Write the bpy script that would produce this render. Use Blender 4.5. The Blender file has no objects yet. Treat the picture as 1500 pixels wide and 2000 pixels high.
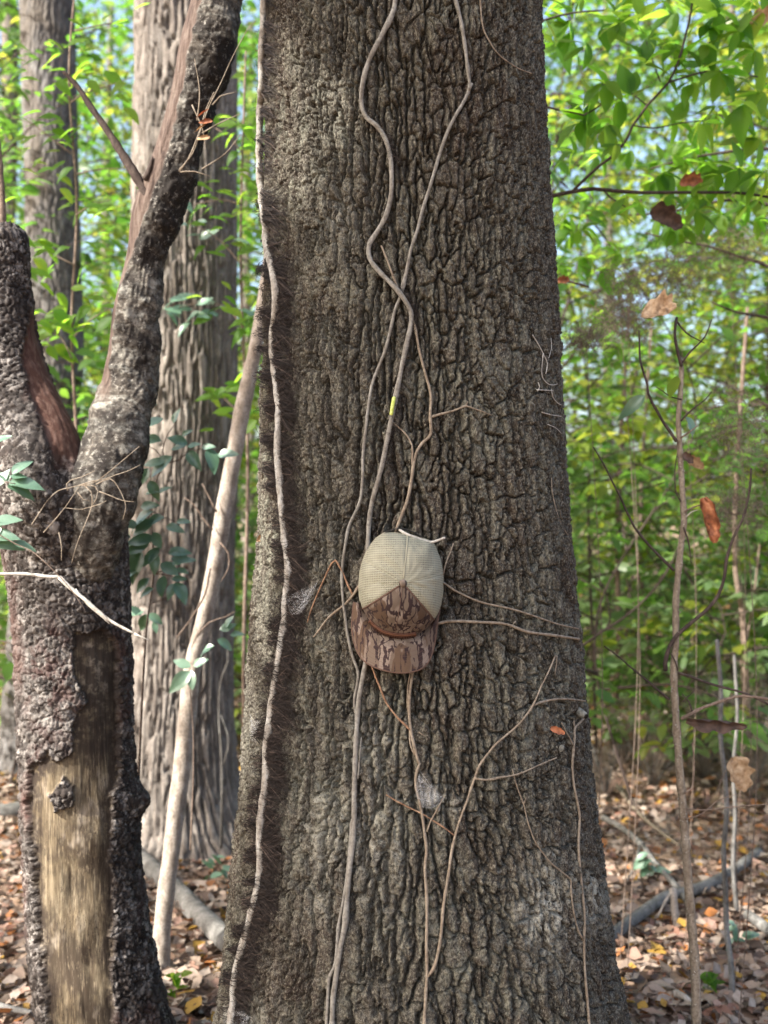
import bpy, math, random
import numpy as np
from mathutils import Vector, Matrix

random.seed(7)
RNG = np.random.default_rng(11)
sc = bpy.context.scene
COL = sc.collection

# ------------------------------------------------------------------ camera, sky, sun, exposure
CAM_H = 1.5
F = 2000.0                      # focal length in photograph pixels (photograph 1500 x 2000)
cam_data = bpy.data.cameras.new('camera')
cam_data.sensor_fit = 'VERTICAL'
cam_data.sensor_height = 36.0
cam_data.lens = 36.0
cam_data.clip_start = 0.05
cam_data.clip_end = 400.0
cam_data.dof.use_dof = True
cam_data.dof.focus_distance = 2.02
cam_data.dof.aperture_fstop = 3.3
cam = bpy.data.objects.new('camera', cam_data)
cam.location = (0, 0, CAM_H)
cam.rotation_euler = (math.radians(90), 0, 0)
COL.objects.link(cam)
sc.camera = cam

SUN = np.array([-0.63, -0.43, 0.62]); SUN = SUN / np.linalg.norm(SUN)
world = bpy.data.worlds.new('World'); sc.world = world
world.use_nodes = True
wn = world.node_tree
sky = wn.nodes.new('ShaderNodeTexSky')
sky.sky_type = 'NISHITA'
sky.sun_disc = False
sky.air_density = 1.0; sky.dust_density = 5.0; sky.ozone_density = 0.8
sky.sun_elevation = math.asin(SUN[2])
sky.sun_rotation = math.atan2(SUN[0], SUN[1])
wn.links.new(sky.outputs[0], wn.nodes['Background'].inputs[0])
wn.nodes['Background'].inputs[1].default_value = 0.15
sun_data = bpy.data.lights.new('sun', 'SUN')
sun_data.energy = 4.2
sun_data.angle = math.radians(0.5)
sun_data.color = (1.0, 0.95, 0.87)
sun = bpy.data.objects.new('sun', sun_data)
sun.rotation_euler = Vector(SUN).to_track_quat('Z', 'Y').to_euler()
sun.location = Vector(SUN) * 40
COL.objects.link(sun)

sc.render.engine = 'CYCLES'
cy = sc.cycles
cy.use_denoising = True
cy.max_bounces = 6; cy.diffuse_bounces = 3; cy.glossy_bounces = 2
cy.transmission_bounces = 4; cy.transparent_max_bounces = 12
cy.sample_clamp_indirect = 6.0
cy.caustics_reflective = False; cy.caustics_refractive = False
vs = sc.view_settings
vs.view_transform = 'Standard'; vs.look = 'None'; vs.gamma = 1.0
vs.use_curve_mapping = False
vs.exposure = 1.75

# ------------------------------------------------------------------ helpers: objects
LOC = {}
def thing(name, label, cat, loc=(0, 0, 0), group=None):
    o = bpy.data.objects.new(name, None)
    o.empty_display_size = 0.1
    COL.objects.link(o); o.location = loc
    o['label'] = label; o['category'] = cat
    if group: o['group'] = group
    LOC[o.name] = np.array(loc, float)
    return o

def tag(o, label=None, cat=None, group=None, kind=None):
    if label: o['label'] = label
    if cat: o['category'] = cat
    if group: o['group'] = group
    if kind: o['kind'] = kind
    return o

def link(name, me, parent=None):
    o = bpy.data.objects.new(name, me)
    COL.objects.link(o)
    if parent: o.parent = parent
    return o

def rootloc(o):
    while o is not None and o.name not in LOC: o = o.parent
    return LOC[o.name] if o is not None else np.zeros(3)

def raw_mesh(name, V, faces_list, mat=None, smooth=True, attrs=None):
    """faces_list: list of int arrays (n,3) or (n,4)"""
    me = bpy.data.meshes.new(name)
    V = np.asarray(V, np.float32)
    me.vertices.add(len(V)); me.vertices.foreach_set('co', V.ravel())
    fl = [np.asarray(f, np.int32) for f in faces_list if len(f)]
    tot = sum(f.size for f in fl); nf = sum(len(f) for f in fl)
    me.loops.add(tot); me.polygons.add(nf)
    me.loops.foreach_set('vertex_index', np.concatenate([f.ravel() for f in fl]))
    sizes = np.concatenate([np.full(len(f), f.shape[1], np.int32) for f in fl])
    starts = np.concatenate([[0], np.cumsum(sizes)[:-1]]).astype(np.int32)
    me.polygons.foreach_set('loop_start', starts)
    me.polygons.foreach_set('use_smooth', np.full(nf, smooth))
    if attrs:
        for k, a in attrs.items():
            at = me.attributes.new(k, 'FLOAT', 'POINT')
            at.data.foreach_set('value', np.asarray(a, np.float32).ravel())
    me.update(calc_edges=True)
    if mat: me.materials.append(mat)
    return me

def mk(name, V, faces_list, mat, parent=None, smooth=True, attrs=None):
    V = np.asarray(V, float)
    if parent is not None: V = V - rootloc(parent)
    return link(name, raw_mesh(name, V, faces_list, mat, smooth, attrs), parent)

def P(x, y, d):
    """the point that the photograph shows at pixel (x, y), at depth d metres"""
    return np.array([(x - 750) / F * d, d, CAM_H - (y - 1000) / F * d])

def PP(pts, d):
    out = []
    for p in pts:
        dd = p[2] if len(p) > 2 else d
        out.append(P(p[0], p[1], dd))
    return np.array(out)

# ------------------------------------------------------------------ helpers: noise
def _h(ix, iy, seed):
    with np.errstate(over='ignore'):
        n = (ix.astype(np.int64) * 374761393 + iy.astype(np.int64) * 668265263 + seed * 974634533) & 0xFFFFFFFF
        n = ((n ^ (n >> 13)) * 1274126177) & 0xFFFFFFFF
        n = ((n ^ (n >> 16)) * 2246822519) & 0xFFFFFFFF
        n = n ^ (n >> 15)
    return n.astype(np.float64) / 4294967296.0

def perlin(x, y, seed=0):
    x = np.asarray(x, float); y = np.asarray(y, float)
    ix = np.floor(x); iy = np.floor(y); fx = x - ix; fy = y - iy
    ix = ix.astype(np.int64); iy = iy.astype(np.int64)
    u = fx * fx * fx * (fx * (fx * 6 - 15) + 10); v = fy * fy * fy * (fy * (fy * 6 - 15) + 10)
    def g(dx, dy):
        a = _h(ix + dx, iy + dy, seed) * 2 * np.pi
        return np.cos(a) * (fx - dx) + np.sin(a) * (fy - dy)
    a = g(0, 0); b = g(1, 0); c = g(0, 1); d = g(1, 1)
    return ((a + (b - a) * u) * (1 - v) + (c + (d - c) * u) * v) * 1.5

def fbm(x, y, octv=4, seed=0, gain=0.5):
    s = 0; a = 1; t = 0
    for k in range(octv):
        s = s + a * perlin(x * 2 ** k, y * 2 ** k, seed + 17 * k); t += a; a *= gain
    return s / t

def voro(x, y, seed=0, jit=0.85):
    """cell edges distance (true), cell id random"""
    ix = np.floor(x).astype(np.int64); iy = np.floor(y).astype(np.int64)
    f1 = np.full(x.shape, 9.0); f2 = np.full(x.shape, 9.0); rid = np.zeros(x.shape)
    p1x = np.zeros(x.shape); p1y = np.zeros(x.shape); p2x = np.zeros(x.shape); p2y = np.zeros(x.shape)
    for dx in (-1, 0, 1):
        for dy in (-1, 0, 1):
            cx = ix + dx; cyy = iy + dy
            px = cx + 0.5 + (_h(cx, cyy, seed) - .5) * jit
            py = cyy + 0.5 + (_h(cx, cyy, seed + 101) - .5) * jit
            d = (px - x) ** 2 + (py - y) ** 2
            m1 = d < f1
            m2 = (~m1) & (d < f2)
            f2 = np.where(m1, f1, np.where(m2, d, f2))
            p2x = np.where(m1, p1x, np.where(m2, px, p2x)); p2y = np.where(m1, p1y, np.where(m2, py, p2y))
            rid = np.where(m1, _h(cx, cyy, seed + 202), rid)
            p1x = np.where(m1, px, p1x); p1y = np.where(m1, py, p1y)
            f1 = np.where(m1, d, f1)
    sep = np.sqrt((p2x - p1x) ** 2 + (p2y - p1y) ** 2) + 1e-6
    return (f2 - f1) / (2 * sep), rid

def sst(a, b, x):
    t = np.clip((x - a) / (b - a), 0, 1); return t * t * (3 - 2 * t)

# ------------------------------------------------------------------ helpers: geometry
def catmull(pts, step):
    pts = np.asarray(pts, float)
    if len(pts) < 3:
        n = max(2, int(np.linalg.norm(pts[-1] - pts[0]) / step) + 1)
        t = np.linspace(0, 1, n)[:, None]
        return pts[0] * (1 - t) + pts[-1] * t, np.linspace(0, 1, n)
    q = np.vstack([2 * pts[0] - pts[1], pts, 2 * pts[-1] - pts[-2]])
    out = []; par = []
    n = len(pts) - 1
    L = np.linalg.norm(np.diff(pts[:, :3], axis=0), axis=1); S = np.concatenate([[0], np.cumsum(L)]); S /= max(S[-1], 1e-9)
    for i in range(n):
        k = max(1, int(L[i] / step))
        for j in range(k):
            t = j / k
            a, b, c, d = q[i], q[i + 1], q[i + 2], q[i + 3]
            out.append(0.5 * ((2 * b) + (-a + c) * t + (2 * a - 5 * b + 4 * c - d) * t * t + (-a + 3 * b - 3 * c + d) * t ** 3))
            par.append(S[i] + (S[i + 1] - S[i]) * t)
    out.append(pts[-1]); par.append(1.0)
    return np.array(out), np.array(par)

class Acc:
    """collects tubes and quads into one mesh"""
    def __init__(s): s.V = []; s.F = []; s.n = 0; s.T = []
    def add(s, V, F, tint=None):
        s.V.append(np.asarray(V, float)); s.F.append(np.asarray(F, np.int64) + s.n)
        s.T.append(np.full(len(V), 0.5 if tint is None else tint)); s.n += len(V)
    def tube(s, pts, r0, r1=None, sides=6, step=0.02, bump=0.0, seed=0, knots=(), tint=None, smoothpath=True, power=1.0):
        r1 = r0 if r1 is None else r1
        if smoothpath: C, par = catmull(pts, step)
        else:
            C = np.asarray(pts, float); par = np.linspace(0, 1, len(C))
        n = len(C)
        if n < 2: return
        T = np.gradient(C, axis=0); T /= (np.linalg.norm(T, axis=1)[:, None] + 1e-12)
        ref = np.array([0.13, 1.0, 0.21]); 
        e1 = np.cross(T, ref); nn = np.linalg.norm(e1, axis=1)
        bad = nn < 0.15
        if bad.any(): e1[bad] = np.cross(T[bad], np.array([1.0, 0.1, 0]));
        e1 /= np.linalg.norm(e1, axis=1)[:, None]
        e2 = np.cross(T, e1)
        r = r0 + (r1 - r0) * par ** power
        if bump:
            arc = np.concatenate([[0], np.cumsum(np.linalg.norm(np.diff(C, axis=0), axis=1))])
            r = r * (1 + bump * fbm(arc * 40, arc * 0 + seed * 3.7, 3, seed))
        for kx, kr, kw in knots:
            r = r * (1 + kr * np.exp(-((par - kx) / kw) ** 2))
        a = np.linspace(0, 2 * np.pi, sides, endpoint=False)
        V = C[:, None, :] + r[:, None, None] * (np.cos(a)[None, :, None] * e1[:, None, :] + np.sin(a)[None, :, None] * e2[:, None, :])
        V = V.reshape(-1, 3)
        i = np.arange(n - 1)[:, None]; j = np.arange(sides)[None, :]; jn = (j + 1) % sides
        Fq = np.stack([i * sides + j, i * sides + jn, (i + 1) * sides + jn, (i + 1) * sides + j], -1).reshape(-1, 4)
        V = np.vstack([V, C[0] - T[0] * r[0] * .4, C[-1] + T[-1] * r[-1] * .6])
        b = n * sides
        jj = np.arange(sides)
        cap0 = np.stack([np.full(sides, b), (jj + 1) % sides, jj, jj], -1)
        cap1 = np.stack([np.full(sides, b + 1), (n - 1) * sides + jj, (n - 1) * sides + (jj + 1) % sides, (n - 1) * sides + (jj + 1) % sides], -1)
        s.add(V, Fq, tint)
        s.tri = getattr(s, 'tri', [])
        off = s.n - len(V)
        s.tri.append(cap0[:, :3] + off); s.tri.append(cap1[:, :3] + off)
    def build(s, name, mat, parent=None, smooth=True):
        V = np.vstack(s.V)
        fs = {}
        for f in s.F: fs.setdefault(f.shape[1], []).append(f)
        for f in getattr(s, 'tri', []): fs.setdefault(3, []).append(f)
        return mk(name, V, [np.vstack(v) for v in fs.values()], mat, parent, smooth, {'tint': np.concatenate(s.T)})

def grid_faces(nr, nc, wrap):
    i = np.arange(nr - 1)[:, None]; j = np.arange(nc if wrap else nc - 1)[None, :]; jn = (j + 1) % nc
    return np.stack([i * nc + j, i * nc + jn, (i + 1) * nc + jn, (i + 1) * nc + j], -1).reshape(-1, 4)

def relief_tube(path, radii, rows, thetas, hfun):
    """rows: parameter values (arc fraction); returns V (nr*nc,3), faces, dict"""
    path = np.asarray(path, float); radii = np.asarray(radii, float)
    C0, par = catmull(np.column_stack([path, radii]), 0.02)
    arc = np.concatenate([[0], np.cumsum(np.linalg.norm(np.diff(C0[:, :3], axis=0), axis=1))]); A = arc / arc[-1]
    C = np.stack([np.interp(rows, A, C0[:, k]) for k in range(4)], -1)
    r = C[:, 3]; C = C[:, :3]
    T = np.gradient(C, rows, axis=0); T /= np.linalg.norm(T, axis=1)[:, None]
    e1 = np.array([1.0, 0, 0])[None] - T * T[:, :1]; e1 /= np.linalg.norm(e1, axis=1)[:, None]
    e2 = np.cross(T, e1)
    th = thetas[None, :]
    D = np.cos(th)[..., None] * e1[:, None, :] + np.sin(th)[..., None] * e2[:, None, :]
    base = C[:, None, :] + r[:, None, None] * D
    U = thetas[None, :] * np.mean(r) + 0 * rows[:, None]
    W = rows[:, None] * arc[-1] + 0 * th
    res = hfun(U, W, base, th + 0 * rows[:, None])
    h, attrs = res
    V = base + h[..., None] * D
    return V.reshape(-1, 3), grid_faces(len(rows), len(thetas), True), {k: a.ravel() for k, a in attrs.items()}

def nrm(v): return np.asarray(v, float) / (np.linalg.norm(v) + 1e-12)

# ------------------------------------------------------------------ helpers: materials
class NB:
    def __init__(s, name):
        s.m = bpy.data.materials.new(name); s.m.use_nodes = True
        s.t = s.m.node_tree; s.t.nodes.clear()
        s.out = s.n('ShaderNodeOutputMaterial')
        s._tc = None
    def n(s, k, **kw):
        x = s.t.nodes.new(k)
        for a, b in kw.items(): setattr(x, a, b)
        return x
    def l(s, a, b): s.t.links.new(a, b)
    def set(s, sock, v):
        if hasattr(v, 'is_output') or isinstance(v, bpy.types.NodeSocket): s.l(v, sock)
        else:
            if sock.type == 'RGBA' and not hasattr(v, '__len__'): v = (v, v, v, 1)
            if sock.type == 'RGBA' and len(v) == 3: v = (*v, 1)
            sock.default_value = v
    def co(s, scale=(1, 1, 1)):
        if s._tc is None: s._tc = s.n('ShaderNodeTexCoord')
        mp = s.n('ShaderNodeMapping'); mp.inputs['Scale'].default_value = scale
        s.l(s._tc.outputs['Object'], mp.inputs[0]); return mp.outputs[0]
    def noise(s, scale, detail=4, rough=.6, sc3=(1, 1, 1), dist=0.0, co=None):
        x = s.n('ShaderNodeTexNoise'); x.inputs['Scale'].default_value = scale
        x.inputs['Detail'].default_value = detail; x.inputs['Roughness'].default_value = rough
        x.inputs['Distortion'].default_value = dist
        s.l(co if co is not None else s.co(sc3), x.inputs['Vector']); return x.outputs['Fac']
    def vor(s, scale, sc3=(1, 1, 1), feat='F1', out='Distance', co=None):
        x = s.n('ShaderNodeTexVoronoi', feature=feat); x.inputs['Scale'].default_value = scale
        s.l(co if co is not None else s.co(sc3), x.inputs['Vector']); return x.outputs[out]
    def attr(s, name):
        x = s.n('ShaderNodeAttribute', attribute_name=name); return x.outputs['Fac']
    def rnd(s):
        return s.n('ShaderNodeObjectInfo').outputs['Random']
    def ramp(s, fac, stops, interp='LINEAR'):
        x = s.n('ShaderNodeValToRGB'); r = x.color_ramp; r.interpolation = interp
        while len(r.elements) < len(stops): r.elements.new(0.5)
        for e, (p, c) in zip(r.elements, stops):
            e.position = p; e.color = (c, c, c, 1) if not hasattr(c, '__len__') else (*c, 1)
        s.set(x.inputs[0], fac); return x.outputs[0]
    def mix(s, fac, a, b, mode='MIX'):
        x = s.n('ShaderNodeMix', data_type='RGBA', blend_type=mode)
        s.set(x.inputs[0], fac); s.set(x.inputs[6], a); s.set(x.inputs[7], b); return x.outputs[2]
    def math(s, op, a, b=0.5, clamp=False):
        x = s.n('ShaderNodeMath', operation=op, use_clamp=clamp)
        s.set(x.inputs[0], a); s.set(x.inputs[1], b); return x.outputs[0]
    def bump(s, h, strength=.5, dist=.002, normal=None):
        x = s.n('ShaderNodeBump'); x.inputs['Strength'].default_value = strength; x.inputs['Distance'].default_value = dist
        s.l(h, x.inputs['Height'])
        if normal is not None: s.l(normal, x.inputs['Normal'])
        return x.outputs[0]
    def prin(s, color, rough=.8, spec=.3, normal=None, **kw):
        x = s.n('ShaderNodeBsdfPrincipled')
        s.set(x.inputs['Base Color'], color); s.set(x.inputs['Roughness'], rough)
        s.set(x.inputs['Specular IOR Level'], spec)
        if normal is not None: s.l(normal, x.inputs['Normal'])
        return x.outputs[0]
    def done(s, sh): s.l(sh, s.out.inputs[0]); return s.m

def leaf_mat(name, front, trans, tr=.45, rough=.42, spec=.45, per='tint', veins=False):
    b = NB(name)
    t = b.attr('tint') if per == 'tint' else b.rnd()
    n = len(front)
    cf = b.ramp(t, [(i / max(1, n - 1), c) for i, c in enumerate(front)])
    ct = b.ramp(t, [(i / max(1, n - 1), c) for i, c in enumerate(trans)])
    nz = b.noise(22, 3)
    cf = b.mix(b.ramp(nz, [(.35, 0), (.75, .45)]), cf, tuple(c * .6 for c in front[0]))
    p = b.prin(cf, rough, spec)
    tl = b.n('ShaderNodeBsdfTranslucent'); b.set(tl.inputs[0], ct)
    mx = b.n('ShaderNodeMixShader'); mx.inputs[0].default_value = tr
    b.l(p, mx.inputs[1]); b.l(tl.outputs[0], mx.inputs[2])
    return b.done(mx.outputs[0])
# ------------------------------------------------------------------ bark materials
def mat_oak():
    b = NB('oak_bark')
    big = b.noise(3.2, 4, .6, (1, 1, .6))
    fine = b.noise(130, 5, .7, (1, 1, .7))
    mid = b.noise(28, 4, .65, (1, 1, .5))
    base = b.ramp(b.attr('plate'), [(0, (0.048, 0.044, 0.034)), (.5, (0.071, 0.065, 0.052)), (1, (0.096, 0.087, 0.071))])
    red = b.mix(b.ramp(b.noise(4.0, 3, .6, (1.3, 1, .35)), [(.50, 0), (.66, .75)]), base, (0.050, 0.032, 0.023))
    lich = b.math('MULTIPLY', b.ramp(mid, [(.45, 0), (.58, 1)]), b.ramp(big, [(.40, .12), (.62, .85)]))
    col = b.mix(lich, red, (0.166, 0.167, 0.133))
    # pale chalky lichen low on the right of the trunk
    patch = b.math('MULTIPLY', b.attr('pale'), b.ramp(b.noise(38, 5, .7), [(.42, 0), (.56, 1)]))
    col = b.mix(b.math('MULTIPLY', patch, .9), col, (0.507, 0.503, 0.429))
    col = b.mix(b.math('MULTIPLY', b.attr('dark_patch'), b.ramp(b.noise(60, 3), [(.40, 0), (.55, .9)])), col, (0.013, 0.013, 0.013))
    col = b.mix(b.ramp(fine, [(.30, .75), (.55, 0)]), col, (0.023, 0.016, 0.014))
    col = b.mix(b.ramp(fine, [(.53, 0), (.68, .7)]), col, (0.215, 0.202, 0.157))
    spk = b.noise(330, 4, .75, (1, 1, .6))
    col = b.mix(b.ramp(spk, [(.38, .95), (.47, 0)]), col, (0.022, 0.019, 0.016))
    col = b.mix(b.ramp(spk, [(.53, 0), (.63, .75)]), col, (0.248, 0.233, 0.192))
    nb = b.bump(spk, .8, .003)
    nb = b.bump(fine, .9, .005, nb)
    nb = b.bump(b.vor(170, (1, 1, .45)), .45, .003, nb)
    return b.done(b.prin(col, .9, .15, nb))

def mat_dead():
    b = NB('dead_tree_bark_and_wood')
    w = b.attr('wood')
    # bark: dark with grey crust
    n1 = b.noise(38, 6, .78); n2 = b.noise(7, 3)
    bark = b.ramp(b.attr('plate'), [(0, (0.016, 0.013, 0.012)), (1, (0.045, 0.037, 0.033))])
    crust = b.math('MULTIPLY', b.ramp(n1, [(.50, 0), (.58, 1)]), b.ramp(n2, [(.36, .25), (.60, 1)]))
    crust = b.math('MAXIMUM', crust, b.math('MULTIPLY', b.attr('sunpatch_flake'), b.ramp(b.noise(30, 6, .8), [(.46, 0), (.57, .95)])))  # flaking bark, painted paler to carry the brightness of the sun patch
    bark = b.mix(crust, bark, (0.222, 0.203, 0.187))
    bark = b.mix(b.math('MULTIPLY', b.attr('sunpatch_flake'), b.ramp(b.noise(17, 5, .7), [(.50, 0), (.60, .8)])), bark, (0.055, 0.029, 0.026))
    bark = b.mix(b.ramp(b.noise(5, 3, .6, (1, 1, .5)), [(.54, 0), (.66, .55)]), bark, (0.089, 0.049, 0.040))
    # bare weathered wood
    g = b.noise(14, 5, .7, (5, 5, .35), .4)
    wood = b.ramp(g, [(.28, (0.059, 0.041, 0.025)), (.45, (0.135, 0.105, 0.066)), (.58, (0.183, 0.149, 0.099)), (.75, (0.248, 0.212, 0.152))])
    wood = b.mix(b.ramp(b.noise(9, 4, .65, (1, 1, .6)), [(.44, 0), (.58, .92)]), wood, (0.038, 0.028, 0.020))
    wood = b.mix(b.ramp(b.noise(30, 5, .75, (1, 1, .5)), [(.50, 0), (.66, .75)]), wood, (0.050, 0.040, 0.027))
    wood = b.mix(b.ramp(b.noise(6.5, 4, .7, (1, 1, .7)), [(.53, 0), (.62, .7)]), wood, (0.295, 0.253, 0.204))
    fg = b.noise(70, 4, .75, (4, 4, .16))
    wood = b.mix(b.ramp(fg, [(.36, .7), (.48, 0)]), wood, (.050, .035, .023))
    wood = b.mix(b.ramp(fg, [(.54, 0), (.68, .55)]), wood, (.36, .29, .20))
    crk = b.math('ABSOLUTE', b.math('SUBTRACT', b.noise(20, 4, .6, (5.5, 5.5, .22), .3), .5))
    wood = b.mix(b.math('MULTIPLY', b.ramp(crk, [(.006, 1), (.018, 0)]), b.ramp(b.noise(8, 2), [(.42, 0), (.55, .9)])), wood, (0.019, 0.013, 0.010))
    wood = b.mix(b.math('MULTIPLY', b.attr('edge'), b.ramp(b.noise(34, 4, .7), [(.34, 0), (.52, 1)])), wood, (0.026, 0.019, 0.015))
    col = b.mix(w, bark, wood)
    rd = b.mix(b.ramp(g, [(.45, 0), (.8, 1)]), (0.071, 0.035, 0.025), (0.201, 0.127, 0.099))
    col = b.mix(b.attr('redwood'), col, rd)
    nb = b.bump(b.mix(w, n1, g), .6, .004)
    return b.done(b.prin(col, .85, .2, nb))

def mat_limb():
    b = NB('peeling_limb_bark')
    band = b.noise(14, 6, .75, (.6, .6, 2.0), 1.2)
    col = b.ramp(band, [(.32, (0.024, 0.020, 0.018)), (.47, (0.086, 0.074, 0.061)), (.62, (0.216, 0.209, 0.184)), (.8, (0.302, 0.301, 0.276))])
    blk = b.noise(5.5, 4, .65)
    col = b.mix(b.ramp(blk, [(.42, 0), (.52, .94)]), col, (0.013, 0.010, 0.009))
    spk = b.noise(75, 5, .8)
    col = b.mix(b.ramp(spk, [(.40, .85), (.49, 0)]), col, (0.022, 0.019, 0.016))
    col = b.mix(b.ramp(spk, [(.56, 0), (.64, .6)]), col, (0.338, 0.319, 0.281))
    g = b.noise(14, 5, .7, (5, 5, .35), .4)
    rd = b.ramp(g, [(.34, (0.030, 0.019, 0.015)), (.5, (0.086, 0.060, 0.048)), (.68, (0.151, 0.120, 0.099))])
    col = b.mix(b.attr('redwood'), col, rd)
    nb = b.bump(b.noise(90, 4, .7, (.5, .5, 1.6)), .6, .004)
    return b.done(b.prin(col, .85, .2, nb))

def mat_bark(name, c0, c1, c2, sz=(1, 1, .3), s=30, bump=.004, patch=None):
    b = NB(name)
    g = b.noise(s, 5, .68, sz, .3)
    col = b.ramp(g, [(.3, c0), (.5, c1), (.72, c2)])
    if patch: col = b.mix(b.ramp(b.noise(2.6, 4, .6, (1, 1, .5)), [(.5, 0), (.62, .75)]), col, patch)
    col = b.mix(b.ramp(b.noise(160, 3), [(.35, .5), (.55, 0)]), col, tuple(c * .4 for c in c0))
    return b.done(b.prin(col, .88, .2, b.bump(g, .6, bump)))

M = {}
M['oak'] = mat_oak()
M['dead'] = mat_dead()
M['limb'] = mat_limb()
M['ridged'] = mat_bark('ridged_taupe_bark', (0.075, 0.062, 0.053), (0.172, 0.150, 0.131), (0.309, 0.282, 0.253), (1, 1, .25), 26)
M['mottled'] = mat_bark('mottled_grey_bark', (0.045, 0.040, 0.038), (0.128, 0.119, 0.113), (0.230, 0.231, 0.233), (1, 1, .4), 18, patch=(.15, .125, .10))
M['smooth'] = mat_bark('smooth_sapling_bark', (0.171, 0.136, 0.108), (0.310, 0.268, 0.229), (0.427, 0.392, 0.349), (1, 1, .5), 40, .002)
M['twig'] = mat_bark('brown_twig_bark', (.085, .058, .044), (.17, .125, .098), (.29, .23, .185), (1, 1, .5), 90, .001)
M['darktwig'] = mat_bark('dark_twig_bark', (.028, .02, .018), (.055, .04, .034), (.095, .072, .06), (1, 1, .5), 60, .002)
M['vine'] = mat_bark('grey_vine_bark', (0.113, 0.099, 0.081), (0.197, 0.186, 0.164), (0.263, 0.259, 0.240), (1, 1, .35), 70, .0015)
M['tanvine'] = mat_bark('tan_vine_bark', (0.131, 0.098, 0.070), (0.221, 0.182, 0.138), (0.292, 0.254, 0.205), (1, 1, .35), 80, .001)
M['rustvine'] = mat_bark('rust_vine_bark', (0.138, 0.075, 0.047), (0.247, 0.150, 0.094), (0.335, 0.232, 0.156), (1, 1, .35), 80, .001)
M['palevine'] = mat_bark('pale_hairy_vine_bark', (0.135, 0.113, 0.091), (0.281, 0.265, 0.237), (0.418, 0.427, 0.413), (1, 1, .3), 60, .002)
M['paletwig'] = mat_bark('bleached_twig_bark', (0.306, 0.277, 0.242), (0.436, 0.413, 0.367), (0.538, 0.525, 0.484), (1, 1, .35), 60, .001)
M['log'] = mat_bark('weathered_log_bark', (.055, .05, .045), (.14, .135, .125), (.26, .25, .235), (1, 1, 1), 16, .004)
b = NB('vine_rootlets'); M['hair'] = b.done(b.prin(b.ramp(b.attr('tint'), [(0, (.009, .007, .0065)), (.75, (.022, .016, .014)), (1, (.10, .075, .062))]), .8, .2))

G_F = [(.030, .075, .012), (.048, .105, .016), (.070, .130, .020)]
G_T = [(.12, .33, .035), (.19, .42, .045), (.30, .50, .06)]
M['crown'] = leaf_mat('understorey_leaves', G_F, G_T, .5)
M['crownY'] = leaf_mat('yellowing_leaves', [(.055, .105, .012), (.10, .14, .018), (.20, .19, .025)], [(.24, .42, .04), (.36, .46, .05), (.54, .50, .07)], .5)
M['far'] = leaf_mat('far_wood_leaves', [(.035, .075, .014), (.055, .10, .02), (.10, .13, .03)], [(.17, .34, .06), (.26, .42, .08), (.42, .48, .12)], .5)
M['leafbright'] = leaf_mat('bright_green_leaves', [(.035, .09, .010), (.055, .12, .014), (.075, .14, .016)], [(.20, .46, .03), (.30, .56, .04), (.44, .62, .06)], .64, .52, .3, per='rnd')
M['leafcool'] = leaf_mat('cool_green_leaves', [(.085, .165, .105), (.115, .20, .135), (.15, .235, .17)], [(.10, .22, .03), (.14, .28, .03), (.18, .33, .03)], .14, .34, .75, per='rnd')
M['crownP'] = leaf_mat('pale_undergrowth_leaves', [(.085, .145, .06), (.11, .17, .075), (.14, .185, .085)], [(.20, .40, .08), (.28, .48, .10), (.40, .52, .12)], .5)
M['canopy'] = leaf_mat('canopy_leaves', G_F, G_T, .4)

def litter_mat(name, per):
    b = NB(name)
    t = b.attr('tint') if per == 'tint' else b.rnd()
    col = b.ramp(t, [(0, (0.292, 0.219, 0.166)), (.16, (0.335, 0.261, 0.206)), (.30, (0.146, 0.096, 0.069)), (.40, (0.365, 0.296, 0.242)), (.55, (0.322, 0.203, 0.153)),
                     (.67, (0.080, 0.054, 0.041)), (.75, (0.350, 0.292, 0.242)), (.84, (0.322, 0.131, 0.041)), (.91, (0.365, 0.215, 0.036)), (.96, (0.219, 0.108, 0.073))], 'CONSTANT')
    col = b.mix(b.ramp(b.noise(40, 3), [(.4, 0), (.7, .55)]), col, (0.088, 0.058, 0.041))
    p = b.prin(col, .65, .35)
    tl = b.n('ShaderNodeBsdfTranslucent'); b.set(tl.inputs[0], col)
    mx = b.n('ShaderNodeMixShader'); mx.inputs[0].default_value = .2
    b.l(p, mx.inputs[1]); b.l(tl.outputs[0], mx.inputs[2])
    return b.done(mx.outputs[0])
M['litter'] = litter_mat('fallen_leaf_litter', 'tint')
M['litterobj'] = litter_mat('single_fallen_leaf', 'rnd')

# ------------------------------------------------------------------ the ground
def ground_z(x, y):
    x = np.asarray(x, float); y = np.asarray(y, float)
    return 0.022 * fbm(x * .35, y * .35, 3, 5) + 0.012 * fbm(x * 3, y * 3, 2, 9)
gx = np.concatenate([np.linspace(-90, -9, 24), np.linspace(-8.6, 8.6, 130), np.linspace(9, 90, 24)])
gy = np.concatenate([np.linspace(-40, -3, 14), np.linspace(-2.6, 14, 130), np.linspace(14.6, 140, 36)])
GX, GY = np.meshgrid(gx, gy)
GV = np.stack([GX, GY, ground_z(GX, GY)], -1).reshape(-1, 3)
b = NB('forest_soil')
c = b.ramp(b.vor(11, out='Color'), [(0, (.16, .105, .07)), (.35, (.28, .19, .13)), (.6, (.36, .26, .19)), (.8, (.22, .13, .085)), (1, (.40, .30, .22))])
c = b.mix(b.ramp(b.noise(7, 5), [(.4, 0), (.65, .8)]), c, (.07, .048, .034))
M['soil'] = b.done(b.prin(c, .95, .1, b.bump(b.vor(11), .8, .02)))
ground = mk('forest_floor', GV, [grid_faces(len(gy), len(gx), False)], M['soil'])
tag(ground, 'leaf covered forest floor', kind='structure')

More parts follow.
